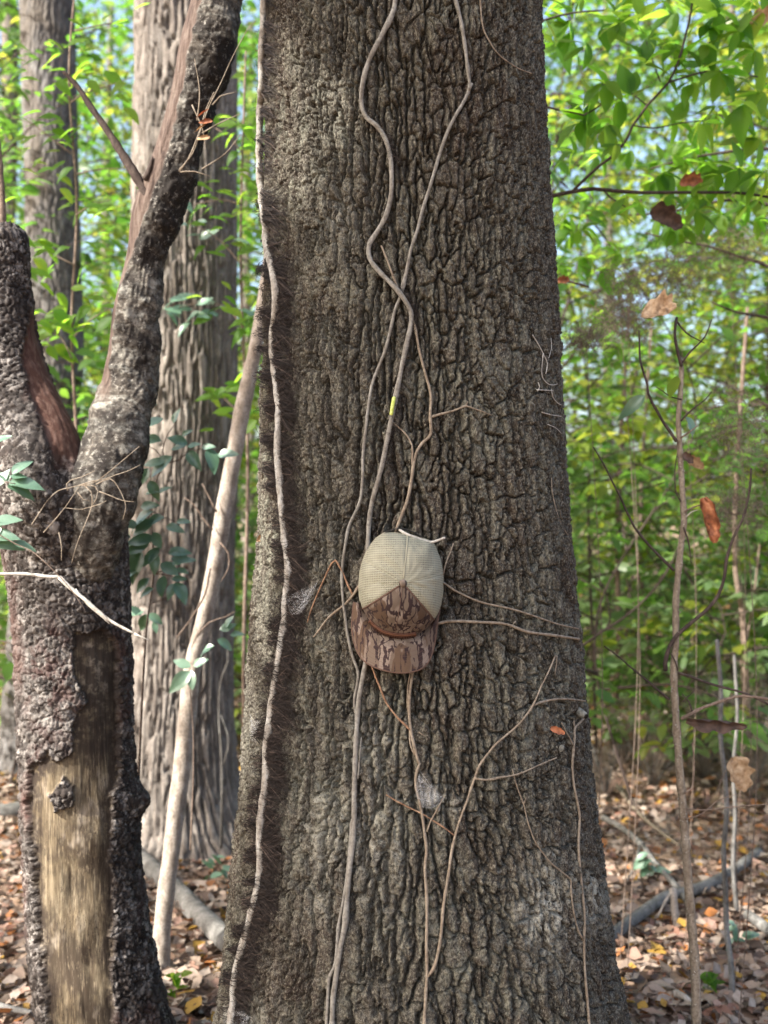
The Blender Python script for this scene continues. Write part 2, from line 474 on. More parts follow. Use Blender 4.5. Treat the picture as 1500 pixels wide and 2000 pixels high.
# ------------------------------------------------------------------ the big trunk
DT = 2.30
TR = [(-300, 506, 1042), (-150, 511, 1050), (0, 515, 1057), (150, 517, 1064), (300, 519, 1071), (500, 522, 1080), (650, 519, 1089), (800, 512, 1097), (1000, 507, 1110), (1100, 503, 1119), (1250, 488, 1133),
      (1400, 480, 1145), (1500, 473, 1154), (1600, 465, 1165), (1700, 454, 1178), (1800, 443, 1189), (1900, 432, 1203), (2000, 418, 1224), (2150, 388, 1262), (2330, 330, 1330)]
def profile(table, D):
    z = []; cx = []; r = []
    for y, L, R in table:
        aL = math.atan((L - 750) / F); aR = math.atan((R - 750) / F)
        th = (aR - aL) / 2; bb = (aR + aL) / 2
        z.append(CAM_H - (y - 1000) / F * D * math.cos(th) ** 2)
        cx.append(D * math.tan(bb)); r.append(D / math.cos(bb) * math.sin(th))
    z = np.array(z); o = np.argsort(z)
    return z[o], np.array(cx)[o], np.array(r)[o]
TZ, TCX, TRR = profile(TR, DT)
def trad(z): return np.interp(z, TZ, TRR)
def tcx(z): return np.interp(z, TZ, TCX)

def surf(px, py, off=0.0):
    """points on the trunk seen at pixels (px, py), lifted by off; outward normals"""
    px = np.atleast_1d(np.asarray(px, float)); py = np.atleast_1d(np.asarray(py, float))
    dx = (px - 750) / F; dz = -(py - 1000) / F
    d = np.full(px.shape, 2.0)
    for _ in range(7):
        z = CAM_H + dz * d; r = trad(z) + off; cx = tcx(z)
        a = dx * dx + 1; bq = -2 * (dx * cx + DT); c = cx * cx + DT * DT - r * r
        disc = np.maximum(bq * bq - 4 * a * c, 0)
        d = (-bq - np.sqrt(disc)) / (2 * a)
    pts = np.stack([dx * d, d, CAM_H + dz * d], -1)
    n = np.stack([pts[:, 0] - tcx(pts[:, 2]), pts[:, 1] - DT, 0 * d], -1)
    n /= np.linalg.norm(n, axis=1)[:, None]
    return pts, n

def fissure(n, du):
    """metres from the nearest zero line of a field sampled over columns du apart"""
    gu = np.gradient(n, axis=1) / du
    gu = np.sqrt(gu * gu + (np.percentile(np.abs(gu), 45) * .55) ** 2)
    return np.abs(n) / gu

def oak_h(u, v, base, th):
    du = np.gradient(u[0])[None, :]
    left = sst(-1.75, -2.45, th)                        # finer, rougher ridges to the left
    right = sst(-1.9, -1.3, th)                         # blockier plates to the right
    uu = u + .006 * fbm(u * 9, v * 7, 2, 3) + .0060 * fbm(u * 38, v * 42, 3, 4)
    vv = v + .012 * fbm(u * 14 + 7, v * 7, 3, 13)
    nA = perlin(uu / .038, v / .22, 21) + .55 * perlin(uu / .020 + 9, v / .11, 22) + .10 * fbm(u / .012, v / .014, 2, 24)
    nB = perlin(uu / .034 + 50, v / .18 + 9, 25) + .45 * perlin(uu / .019 + 4, v / .09, 26) + .10 * fbm(u / .012 + 3, v / .014, 2, 27)
    wid = .55 + .65 * np.clip(fbm(u * 9, v * 5, 2, 61) + .5, 0, 1.2)
    dA = fissure(nA, du) / wid; dB = fissure(nB, du) / wid
    gA = sst(.0004, .0042, dA); gB = sst(.0003, .0034, dB)
    dmin = np.minimum(dA, dB)
    ee, id1 = voro(uu / .030, v / .13, 28, .9)
    e2, id2 = voro((u + .006 * fbm(u * 60, v * 60, 2, 34)) / .036 + .37, (vv + .007 * fbm(u * 45 + 5, v * 60, 3, 35)) / .050, 33, .95)
    e3, id3 = voro((u + .003 * fbm(u * 90, v * 70, 2, 44)) / .010, (v + .003 * fbm(u * 90 + 2, v * 70, 2, 45)) / .017, 41, .95)
    cr = sst(.015, .085, e2 + .02 * fbm(u * 120, v * 120, 2, 36))
    crs = (.0070 + .0085 * right) * np.clip(fbm(u * 12, v * 9, 2, 37) + .75, 0, 1)
    g3 = sst(.0, .13, e3)
    h = -.0200 * (1 - gA) - .0150 * (1 - gB) * gA
    h = h + .0042 * sst(.002, .012, dmin)
    h = h - crs * (1 - cr) * gA
    h = h - (.0024 + .0014 * left) * (1 - g3) + (.0034 + .0018 * left) * (id3 - .5) * g3
    h = h + .0040 * (id2 - .5) * cr
    ter = fbm(u * 60, v * 45, 4, 71)
    h = h + .0030 * np.floor(ter * 6) / 6 + .0030 * fbm(u * 240, v * 160, 3, 81, .6)
    h = h + .009 * fbm(u * 2.5, v * 1.4, 2, 91) + .004 * fbm(u * 18, v * 12, 2, 92)
    px = 750 + base[..., 0] / base[..., 1] * F; py = 1000 - (base[..., 2] - CAM_H) / base[..., 1] * F
    pale = np.zeros_like(px)
    for cx, cy2, rx, ry in ((1065, 1770, 60, 130), (1150, 1760, 30, 60), (860, 1560, 60, 40), (640, 1640, 60, 150), (735, 1640, 60, 130), (505, 1500, 16, 90), (470, 1990, 60, 40), (720, 1460, 60, 90), (660, 420, 30, 60)):
        q = ((px - cx) / rx) ** 2 + ((py - cy2) / ry) ** 2
        pale = np.maximum(pale, np.exp(-q * 1.2) * (1.0 if cy2 > 1700 and cx > 1000 else .6))
    pale = np.where(th > 0.3, 0, pale)
    dark_patch = np.exp(-(((px - 672) / 14) ** 2 + ((py - 1375) / 60) ** 2)) + np.exp(-(((px - 1065) / 14) ** 2 + ((py - 1285) / 22) ** 2))  # two near-black patches on the bark
    return h, {'h': h, 'plate': np.clip(.5 * id1 + .5 * id2, 0, 1), 'pale': pale, 'dark_patch': np.clip(dark_patch * 1.3, 0, 1)}

big = thing('oak_tree', 'huge rough barked tree trunk in the middle with vines and a cap on it', 'tree', (0.08, DT, 0))
zz = np.concatenate([np.linspace(-.12, .32, 60), np.linspace(.322, 2.72, 1130), np.linspace(2.74, 7.5, 120)])
zpath = np.linspace(-.12, 7.5, 160)
rp = np.where(zpath < TZ[-1], trad(zpath), TRR[-1] - (zpath - TZ[-1]) * .016)
rp = np.where(zpath < TZ[0], TRR[0] + (TZ[0] - zpath) * .6, rp)
path = np.stack([tcx(zpath), np.full_like(zpath, DT), zpath], -1)
th_f = np.linspace(-math.pi / 2 - 1.72, -math.pi / 2 + 1.72, 520)
th_b = np.linspace(-math.pi / 2 + 1.72, 1.5 * math.pi - 1.72, 62)[1:-1]
V, Fc, at = relief_tube(path, rp, (zz - zz[0]) / (zz[-1] - zz[0]), np.concatenate([th_f, th_b]), oak_h)
HGRID = at.pop('h').reshape(len(zz), -1); HTH = np.concatenate([th_f, th_b])
mk('trunk', V, [Fc], M['oak'], big, True, at)
def bark_h(S, reach=4):
    """height of the outer bark under points near the trunk (local maximum)"""
    th = np.arctan2(S[:, 1] - DT, S[:, 0] - tcx(S[:, 2]))
    i = np.clip(np.searchsorted(zz, S[:, 2]), 8, len(zz) - 9); j = np.clip(np.searchsorted(th_f, th), 8, len(th_f) - 9)
    m = np.full(len(S), -9.0)
    for a in range(-reach, reach + 1, 2):
        for b_ in range(-reach, reach + 1, 2): m = np.maximum(m, HGRID[i + a, j + b_])
    return m

# ------------------------------------------------------------------ generic barked trunks
def ridged_h(sc_u, sc_v, depth, fine, seed):
    def f(u, v, base, th):
        du = np.gradient(u[0])[None, :]
        uu = u + .28 * sc_u * fbm(u / sc_u * .5, v / sc_v * 2.2, 2, seed)
        n = perlin(uu / sc_u, v / sc_v, seed + 1) + .4 * perlin(uu / sc_u * 2 + 7, v / sc_v * 2, seed + 2)
        n2 = perlin(uu / sc_u * 1.1 + 40, v / sc_v * 1.2, seed + 5)
        d = np.minimum(fissure(n, du), fissure(n2, du) * 1.3)
        g = sst(.0, sc_u * .22, d)
        e1, i1 = voro(uu / sc_u, v / sc_v * 2, seed + 1, .85)
        h = -depth * (1 - g) + depth * .25 * (i1 - .5) * g + fine * fbm(u * 90, v * 50, 3, seed + 3) + depth * .5 * fbm(u * 4, v * 2, 2, seed + 4)
        return h, {'plate': i1}
    return f

def barked_trunk(name, root, table_px, D, mat, hf, nth=150, nrow=420, front_only=True):
    """table_px: (y, centre x, width px) traced rows at depth D, bottom row lies in the ground"""
    pts = []; rad = []
    for y, cx, w, *dd in table_px:
        p = P(cx, y, D + (dd[0] if dd else 0)); pts.append(p); rad.append(w / 2 / F * D)
    V, Fc, at = relief_tube(np.array(pts)[::-1], np.array(rad)[::-1], np.linspace(0, 1, nrow), np.linspace(-math.pi, math.pi, nth, endpoint=False), hf)
    return mk(name, V, [Fc], mat, root, True, at)

# far tree behind (ridged, taupe)
bt = thing('ridged_tree', 'straight taupe tree with ridged bark behind the leaning sapling', 'tree', P(360, 1660, 4.7))
barked_trunk('trunk', bt, [(-900, 366, 168), (-400, 366, 180), (0, 364, 196), (400, 361, 202), (800, 360, 206), (1100, 355, 206), (1300, 350, 212), (1450, 348, 226), (1540, 352, 244), (1600, 356, 280), (1650, 358, 340), (1700, 358, 400)],
             4.7, M['ridged'], ridged_h(.034, .42, .026, .003, 300), 260, 620)
# patchy tree at the far left
ft = thing('patchy_tree', 'grey patchy barked tree at far left behind the forked dead tree', 'tree', P(75, 1580, 6.0))
barked_trunk('trunk', ft, [(-900, 96, 92), (-300, 94, 98), (0, 92, 104), (300, 100, 102), (500, 104, 104), (700, 108, 106), (1000, 88, 106), (1300, 66, 108), (1450, 58, 114), (1540, 52, 130), (1600, 48, 170), (1640, 46, 210)],
             6.0, M['mottled'], ridged_h(.05, .16, .012, .004, 330), 160, 420)
# leaning pole
ln = thing('leaning_sapling', 'thin pale sapling leaning right against the big trunk', 'sapling', P(312, 1905, 3.35))
barked_trunk('trunk', ln, [(430, 540, 25), (600, 513, 27), (700, 495, 29), (800, 473, 31), (900, 455, 32), (1000, 437, 33), (1100, 421, 33), (1200, 401, 33), (1300, 377, 33), (1400, 366, 34), (1500, 355, 34), (1600, 342, 34), (1700, 330, 34), (1800, 318, 34), (1880, 313, 38), (1930, 311, 52)],
             3.35, M['smooth'], lambda u, v, bb, th: (.0022 * fbm(u * 30, v * 18, 4, 340) + .004 * fbm(u * 6, v * 4, 2, 341), {'plate': u * 0 + .5}), 40, 420)
a = Acc()
for pts, w in (([(415, 1035), (395, 1010), (378, 985), (360, 972)], 4), ([(423, 1000), (408, 970), (395, 945)], 4), ([(410, 1110), (400, 1160), (372, 1210), (345, 1245)], 5),
               ([(430, 1060), (446, 1080), (446, 1110), (432, 1135)], 4), ([(385, 1240), (410, 1215), (440, 1205), (458, 1195)], 3)):
    a.tube(PP(pts, 3.3), w / 2 / F * 3.3, w / 4 / F * 3.3, 5, .02, .1)
a.build('twig', M['twig'], ln)

# ------------------------------------------------------------------ the forked dead tree
DD = 2.70
dead = thing('dead_tree', 'forked dead tree at left with bark peeling off bare tan wood', 'tree', P(190, 2111, DD))
POLY = np.array([(152, 1228), (143, 1260), (140, 1300), (158, 1345), (168, 1372), (150, 1392), (140, 1420), (146, 1455), (132, 1480), (110, 1490), (96, 1470), (78, 1485), (66, 1500), (60, 1560), (62, 1640), (70, 1760), (84, 1880), (100, 2010), (110, 2200),
                 (260, 2200), (222, 2000), (216, 1850), (222, 1740), (212, 1650), (218, 1560), (232, 1500), (226, 1400), (230, 1330), (222, 1260), (196, 1225), (176, 1240)], float)
ISL = np.array([(92, 1555), (120, 1522), (146, 1530), (140, 1572), (112, 1582)], float)
def inpoly(x, y, poly):
    c = np.zeros(x.shape, bool); j = len(poly) - 1
    for i in range(len(poly)):
        xi, yi = poly[i]; xj, yj = poly[j]
        c ^= ((yi > y) != (yj > y)) & (x < (xj - xi) * (y - yi) / (yj - yi + 1e-12) + xi)
        j = i
    return c
def dead_h(u, v, base, th):
    px = 750 + base[..., 0] / base[..., 1] * F; py = 1000 - (base[..., 2] - CAM_H) / base[..., 1] * F
    wx = 13 * fbm(u * 20, v * 17, 4, 401) + 3.5 * fbm(u * 90, v * 90, 2, 402); wy = 16 * fbm(u * 20 + 9, v * 17, 4, 403) + 4 * fbm(u * 90, v * 90, 2, 407)
    acc = 0
    for ox, oy in ((0, 0), (1.5, 0), (-1.5, 0), (0, 1.5), (0, -1.5)):
        acc = acc + (inpoly(px + wx + ox, py + wy + oy, POLY) & ~inpoly(px + wx + ox, py + wy + oy, ISL)) / 5.0
    front = np.sin(th) < .35
    wood = np.where(front, acc, 0)
    e, i1 = voro((u + .004 * fbm(u * 50, v * 40, 2, 404)) / .0145, (v + .004 * fbm(u * 40 + 3, v * 50, 2, 408)) / .024, 405, .95)
    g = sst(0, .16, e)
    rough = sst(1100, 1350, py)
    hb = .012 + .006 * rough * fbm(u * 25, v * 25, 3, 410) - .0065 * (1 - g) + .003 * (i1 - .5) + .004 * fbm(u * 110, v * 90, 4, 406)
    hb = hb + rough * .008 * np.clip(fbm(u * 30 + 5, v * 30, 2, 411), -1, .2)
    hw = -.004 + .0028 * fbm(u * 60, v * 5, 4, 409) + .006 * fbm(u * 7, v * 4, 2, 412) - .003 * sst(.25, .5, np.abs(fbm(u * 10, v * 2, 2, 413)))
    hw = hw + .012 * np.exp(-(((px - 190) / 40) ** 2 + ((py - 1650) / 40) ** 2)) - .009 * np.exp(-(((px - 140) / 30) ** 2 + ((py - 1730) / 60) ** 2))
    h = hb * (1 - wood) + hw * wood
    # shoulder towards the crotch and a knob on the right edge
    h = h + .030 * np.exp(-(((px - 262) / 16) ** 2 + ((py - 1562) / 26) ** 2)) * (np.cos(th) > .3)
    cr = np.exp(-(((px - 120) / 26) ** 2 + ((py - 900) / 60) ** 2)) * front
    h = h - .03 * cr
    sunpatch_flake = (np.exp(-(((px - 105) / 62) ** 2 + ((py - 1330) / 130) ** 2) ** 2) + np.exp(-(((px - 70) / 25) ** 2 + ((py - 1560) / 110) ** 2) ** 2)) * front  # mask of pale flaking bark, brightened in colour over the sunlit patch
    edge = 0
    for k in range(10):
        an = k * .6283; edge = edge + (~inpoly(px + wx + 19 * np.cos(an), py + wy + 34 * np.sin(an), POLY)) / 10.0
    return h, {'sunpatch_flake': np.clip(sunpatch_flake, 0, 1), 'edge': np.clip(np.maximum(edge * 2.2, .9 * sst(1530, 1440, py + 40 * fbm(u * 30, v * 12, 3, 415))), 0, 1) * front, 'plate': i1, 'wood': wood, 'redwood': np.clip(cr * 1.2, 0, 1)}
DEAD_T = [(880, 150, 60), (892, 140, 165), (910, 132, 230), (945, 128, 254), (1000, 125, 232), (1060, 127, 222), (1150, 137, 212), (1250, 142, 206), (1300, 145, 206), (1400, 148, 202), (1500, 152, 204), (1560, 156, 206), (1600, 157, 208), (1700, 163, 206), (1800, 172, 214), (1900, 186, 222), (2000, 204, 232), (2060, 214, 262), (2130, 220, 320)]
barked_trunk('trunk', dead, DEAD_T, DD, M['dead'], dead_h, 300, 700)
def limb_h(seed, redfun):
    def f(u, v, base, th):
        px = 750 + base[..., 0] / base[..., 1] * F; py = 1000 - (base[..., 2] - CAM_H) / base[..., 1] * F
        n = fbm(u * 14, v * 60 + 3 * fbm(u * 20, v * 12, 2, seed + 9), 4, seed); m = fbm(u * 9, v * 9, 3, seed + 1)
        red = redfun(px + 6 * fbm(u * 30, v * 20, 2, seed + 5), py, th)
        h = .0022 * n + .016 * m + .010 * np.abs(fbm(u * 35, v * 25, 3, seed + 2)) + .0015 * fbm(u * 160, v * 160, 2, seed + 3)
        hr = -.005 + .004 * fbm(u * 70, v * 5, 3, seed + 4)
        return h * (1 - red) + hr * red, {'redwood': red}
    return f
def red_right(px, py, th):
    # stripped strip along the left face of the right limb
    edge = np.interp(py, [-50, 0, 100, 200, 300, 400, 480, 560, 640, 700], [392, 390, 366, 350, 326, 290, 262, 236, 224, 214])
    return sst(4, -4, px - edge) * (np.sin(th) < .5) * sst(800, 730, py + 25 * fbm(px / 14., py / 30., 2, 430))
barked_trunk('limb', dead, [(-420, 545, 78), (-200, 470, 84), (-60, 437, 90), (0, 421, 94), (100, 402, 110), (200, 374, 92), (300, 346, 93), (370, 322, 100), (430, 300, 92), (500, 285, 79), (600, 267, 92), (680, 260, 98), (740, 252, 106), (800, 240, 108, -.02), (870, 226, 118, -.05), (950, 204, 126, -.085), (1020, 186, 118, -.085), (1120, 168, 90, -.05)],
             DD - .02, M['limb'], limb_h(420, red_right), 170, 520)
def red_left(px, py, th):
    return sst(-6, 6, px - np.interp(py, [560, 640, 700, 780, 850, 900], [60, 52, 42, 62, 90, 110])) * sst(585, 640, py) * (np.sin(th) < .6) * sst(930, 860, py + 20 * fbm(px / 12., py / 20., 2, 431))
barked_trunk('limb', dead, [(455, -8, 66), (475, 2, 86), (510, 4, 88), (560, 2, 96), (620, 8, 108), (700, 18, 126), (780, 42, 140, -.01), (850, 68, 150, -.04), (920, 88, 156, -.075), (1000, 100, 140, -.08), (1100, 115, 100, -.04)],
             DD - .03, M['dead'], lambda u, v, bb, th: (lambda r, q: (r[0] * (1 - q) + q * (-.003 + .004 * fbm(u * 60, v * 7, 4, 455) + .006 * fbm(u * 12, v * 5, 2, 456)), {'sunpatch_flake': r[1]['wood'] * 0, 'edge': r[1]['wood'] * 0, 'plate': r[1]['plate'], 'wood': r[1]['wood'] * 0, 'redwood': q}))(dead_h(u, v, bb, th), red_left(750 + bb[..., 0] / bb[..., 1] * F + 5 * fbm(u * 40, v * 30, 2, 457), 1000 - (bb[..., 2] - CAM_H) / bb[..., 1] * F, th)), 150, 300)
a = Acc()
a.tube(PP([(292, 392), (278, 365), (262, 338), (232, 290), (203, 245), (178, 210), (152, 170), (124, 140)], DD - .06), .0145, .0055, 8, .012, .35, 5)
a.tube(PP([(284, 350), (292, 330), (298, 306)], DD - .07), .010, .003, 6, .01, .3, 6)
a.build('branch_stub', M['darktwig'], dead)
a = Acc(); a.tube(PP([(6, 462), (5, 420), (3, 370), (0, 320), (-6, 250)], DD), .010, .006, 8, .012, .3, 7)
a.tube(PP([(10, 455), (18, 440), (20, 432)], DD - .03), .006, .002, 5, .01, .2, 8)
a.build('branch_stub', M['twig'], dead)
# ------------------------------------------------------------------ vines on the big trunk
def on_trunk(pts, r):
    """traced pixels (x, y[, extra lift]) -> tube centre line lying on the bark"""
    q = np.array([(p[0], p[1], p[2] if len(p) > 2 else 0.0) for p in pts], float)
    C, _ = catmull(q, 7.0)
    S, N = surf(C[:, 0], C[:, 1], 0.0)
    H = bark_h(S); k = np.ones(9) / 9; H = np.convolve(np.pad(H, 4, mode='edge'), k, 'valid')
    S, N = surf(C[:, 0], C[:, 1], r * .6 + H + C[:, 2])
    return S

def ribbons(P0, P1, P2, w, name, mat, parent):
    """thin curved hairs, three points each"""
    n = len(P0)
    t = np.array([0, .35, .7, 1.0])
    C = ((1 - t) ** 2)[None, :, None] * P0[:, None] + (2 * t * (1 - t))[None, :, None] * P1[:, None] + (t ** 2)[None, :, None] * P2[:, None]
    T = C[:, -1] - C[:, 0]
    C[:, 1:3] += RNG.normal(0, .0016, (n, 2, 3))
    side = np.cross(T, RNG.normal(size=(n, 3)) * .5 + np.array([0, -1, .2])); side /= np.linalg.norm(side, axis=1)[:, None] + 1e-9
    ww = (w * np.array([1, .9, .65, .25]))[None, :, None] * RNG.uniform(.6, 1.3, (n, 1, 1))
    V = np.stack([C - side[:, None] * ww / 2, C + side[:, None] * ww / 2], 2).reshape(-1, 3)
    b0 = (np.arange(n) * 8)[:, None]; k = np.arange(3)[None] * 2
    Fq = np.stack([b0 + k, b0 + k + 1, b0 + k + 3, b0 + k + 2], -1).reshape(-1, 4)
    o = mk(name, V, [Fq], mat, parent, True, {'tint': np.repeat(RNG.random(n) ** 1.5, 8)})
    o['kind'] = 'stuff'
    return o

def vine(name, label, cat, stems, mat, group=None, base=None):
    """stems: list of (points, width0 px, width1 px)"""
    p0 = surf(*(stems[0][0][-1][:2] if base is None else base))[0][0]
    r = thing(name, label, cat, p0, group)
    for i, (pts, w0, w1) in enumerate(stems):
        a = Acc()
        C = on_trunk(pts, max(w0, w1) / 2000.)
        a.tube(C, w0 / 2000., w1 / 2000., 8 if max(w0, w1) > 5 else 6, .006, .24, random.randint(0, 999), knots=[(random.random(), .28, .008) for _ in range(7)])
        a.build('stem' if i == 0 else 'side_shoot', mat, r)
    return r

V1 = [(776, -60), (772, 0), (765, 30), (745, 70), (722, 115), (709, 160), (706, 200), (715, 228), (735, 245), (752, 270), (762, 305), (765, 345), (763, 385), (752, 425), (735, 455), (722, 475), (720, 495), (726, 512), (745, 535), (770, 560, .003), (790, 585, .004), (802, 608), (803, 630), (797, 660), (788, 700), (778, 750), (768, 800), (758, 850), (748, 900), (738, 940), (728, 975), (722, 1010), (719, 1060), (719, 1120), (718, 1200), (716, 1270), (714, 1295),
      (706, 1335), (700, 1375), (697, 1420), (694, 1480), (692, 1550), (691, 1625), (684, 1688), (679, 1739), (674, 1805), (665, 1850), (656, 1910), (650, 1955), (649, 2000), (649, 2080), (640, 2250)]
v1 = vine('climbing_vine', 'thickest smooth grey vine winding down the trunk and passing behind the cap', 'vine', [(V1, 9.0, 10.0)], M['vine'])
# rootlets beside the thick vine
def px_hairs(n, ys, centre, spread, lenf, w, parent, name='rootlets', lift=.006, dens=None):
    y = RNG.uniform(ys[0], ys[1], n * 3)
    d = dens(y) if dens is not None else np.ones_like(y)
    y = y[RNG.random(len(y)) < d][:n]
    n = len(y)
    x = centre(y) + RNG.uniform(-spread, spread, n)
    s = np.where(RNG.random(n) < .84, 1, -1)
    L = lenf(n); L = np.where(s < 0, L * .5, L)
    S0, N0 = surf(x, y); S0 = S0 + N0 * bark_h(S0, 2)[:, None]; dy = RNG.normal(0, .75, n) * L + .25 * L
    S1, N1 = surf(x + s * L * .55, y + dy * .2); S2, N2 = surf(x + s * L, y + dy); S1 = S1 + N1 * bark_h(S1, 2)[:, None]; S2 = S2 + N2 * bark_h(S2, 2)[:, None]
    u = RNG.random(n)[:, None]
    return ribbons(S0 + N0 * (.001 + lift * .8), S1 + N1 * (lift * (.5 + 1.6 * u)), S2 + N2 * (.0005 + .008 * u * u), w, name, M['hair'], parent)
vy = np.array([p[1] for p in V1]); vx = np.array([p[0] for p in V1])
px_hairs(900, (200, 1010), lambda y: np.interp(y, vy, vx), 4, lambda n: RNG.uniform(6, 26, n), .0006, v1, dens=lambda y: np.clip(.9 * np.exp(-((y - 280) / 40) ** 2) + .8 * np.exp(-((y - 600) / 60) ** 2) + .5 * np.exp(-((y - 820) / 70) ** 2) + .08, 0, 1))

V2 = [(884, -50), (890, 0), (900, 40), (908, 90), (913, 130), (917, 160), (917, 172), (905, 200), (890, 225), (875, 255), (862, 290), (850, 330), (838, 370), (825, 410), (815, 450), (803, 485), (796, 520), (788, 555, -.002), (782, 580, -.003), (773, 600), (768, 620), (760, 655), (752, 685), (738, 720), (727, 750), (720, 790), (714, 840), (709, 890), (708, 930), (704, 975), (693, 1003), (681, 1030), (672, 1080), (668, 1120), (669, 1160), (673, 1196), (679, 1240), (688, 1280), (699, 1312), (697, 1340), (692, 1365), (694, 1392)]
vine('climbing_vine', 'slim grey vine running from the kinked joint at the top down left of the cap', 'vine', [(V2, 6.8, 5.6), ([(915, 176), (919, 168), (922, 163)], 8, 5)], M['vine'])
V3 = [(745, 480), (757, 510), (770, 545), (782, 575, -.002), (797, 600, -.004), (806, 624), (812, 645), (818, 680), (828, 720), (838, 755), (842, 780), (840, 810), (841, 848), (826, 864), (815, 880), (808, 905), (803, 940), (796, 975), (785, 1005), (776, 1030), (770, 1060)]
vine('climbing_vine', 'thin brown vine right of the thick vine reaching the top of the cap', 'vine',
     [(V3, 4, 6.5), ([(841, 815), (856, 810), (872, 806), (892, 800), (910, 793), (925, 798), (938, 802), (960, 811)], 4.5, 2), ([(910, 793), (912, 788), (914, 784)], 3, 2),
      ([(764, 822), (778, 834), (791, 846), (799, 857), (804, 868), (806, 882), (805, 897), (806, 912)], 2.5, 4.5), ([(822, 864), (828, 866), (831, 860)], 4, 2)], M['tanvine'])
va = vine('climbing_vine', 'companion grey vine strand hugging the thick vine below the cap', 'vine',
     [([(688, 1600), (686, 1615), (682, 1670), (673, 1745), (662, 1805), (655, 1880), (643, 1910), (640, 1955), (638, 2000), (634, 2090), (628, 2240)], 5, 7.5), ([(706, 1440), (703, 1470), (701, 1500), (699, 1520)], 2.5, 4)], M['vine'])
vine('trailing_tendril', 'thin bare tendril curving to the right edge at the top of the trunk', 'vine', [([(936, -30), (938, 0), (941, 41), (946, 62), (955, 79), (966, 97), (980, 112), (997, 124), (1013, 134), (1038, 143)][::-1], 2.2, 4)], M['tanvine'])
vine('trailing_tendril', 'upper of two pale vines running right from the cap', 'vine', [([(850, 1134), (866, 1138), (886, 1152), (910, 1164), (936, 1175), (960, 1181), (989, 1187), (1012, 1193), (1037, 1201), (1066, 1211), (1094, 1220), (1130, 1228)], 4.2, 3)], M['tanvine'])
vine('trailing_tendril', 'lower thicker of two pale vines running right from the cap', 'vine', [([(846, 1219), (858, 1217), (870, 1214), (893, 1213), (915, 1214), (936, 1215), (960, 1216), (984, 1218), (998, 1222), (1013, 1228), (1027, 1233), (1042, 1236), (1066, 1239), (1090, 1242), (1110, 1245), (1131, 1248)], 5.5, 5.5),
      ([(1000, 1224), (1004, 1216), (1008, 1213)], 3, 1.5)], M['tanvine'])
vine('trailing_tendril', 'pale twig poking out left of the cap towards lower left', 'vine', [([(712, 1138), (700, 1146), (693, 1158), (676, 1178), (656, 1194), (640, 1208), (625, 1228), (612, 1244)], 6, 2.5)], M['tanvine'])
vine('trailing_tendril', 'rust brown tendril bent into a sharp peak left of the cap', 'vine', [([(600, 1216), (608, 1190), (624, 1151), (638, 1120), (648, 1100, .004), (655, 1094, .006), (664, 1108, .004), (672, 1124), (680, 1144), (689, 1162)], 2.5, 4)], M['rustvine'])
vine('trailing_tendril', 'rusty tendril slanting right below the brim of the cap', 'vine', [([(722, 1290), (728, 1306), (735, 1326), (742, 1342), (749, 1360), (758, 1378), (778, 1403), (790, 1414), (800, 1425)], 3.5, 4.5)], M['rustvine'])
vine('twisted_vine', 'two twisted tan strands hanging straight down below the cap', 'vine',
     [([(806, 1300), (806, 1314), (801, 1348), (799, 1386), (802, 1424), (808, 1453), (814, 1477), (818, 1490)], 4.5, 7), ([(802, 1312), (797, 1340), (796, 1380), (800, 1410), (801, 1450), (806, 1466), (812, 1476)], 3, 4), ([(818, 1430), (824, 1434), (829, 1437)], 2.5, 1.5)], M['tanvine'])
vine('climbing_vine', 'thin upright vine in the lower middle beside the small cobweb', 'vine',
     [([(820, 1490), (813, 1512), (812, 1535), (818, 1560), (824, 1590), (829, 1626), (833, 1660), (830, 1698), (833, 1746), (834, 1794), (833, 1842), (834, 1890), (834, 1908), (831, 1950), (829, 2000), (826, 2100), (820, 2250)], 5, 6.5),
      ([(868, 1554), (859, 1571), (850, 1588), (841, 1604), (834, 1624)], 2, 3.5), ([(822, 1575), (826, 1590), (828, 1604)], 2.5, 2.5)], M['tanvine'])
VL = [(835, 1907), (846, 1893), (852, 1876), (858, 1848), (862, 1818), (866, 1770), (871, 1738), (876, 1708), (881, 1670), (888, 1636), (894, 1615), (900, 1597), (907, 1578), (914, 1559), (920, 1540), (926, 1523), (936, 1496), (953, 1472), (965, 1457), (979, 1444), (996, 1430), (1013, 1415), (1027, 1398), (1037, 1384), (1046, 1367), (1051, 1355), (1056, 1343), (1065, 1325), (1075, 1304), (1085, 1280)]
vine('climbing_vine', 'long bowed pale vine with two right hand branches low on the trunk', 'vine',
     [(VL, 6, 3), ([(1043, 1377), (1055, 1372), (1066, 1369), (1082, 1366), (1099, 1365), (1118, 1366), (1143, 1369)], 5, 3.5),
      ([(928, 1520), (938, 1522), (950, 1523), (965, 1521), (979, 1518), (993, 1516), (1008, 1513), (1025, 1507), (1042, 1499), (1065, 1489), (1087, 1480)], 4.2, 3), ([(1087, 1281), (1087, 1295), (1085, 1309), (1084, 1318)], 3.5, 1.5)], M['tanvine'])
vine('trailing_tendril', 'short straight twig crossing the long bowed vine from upper left', 'vine', [([(754, 1552), (770, 1562), (787, 1571), (807, 1581), (826, 1590), (845, 1602), (864, 1614), (888, 1632)], 2.5, 3)], M['rustvine'])
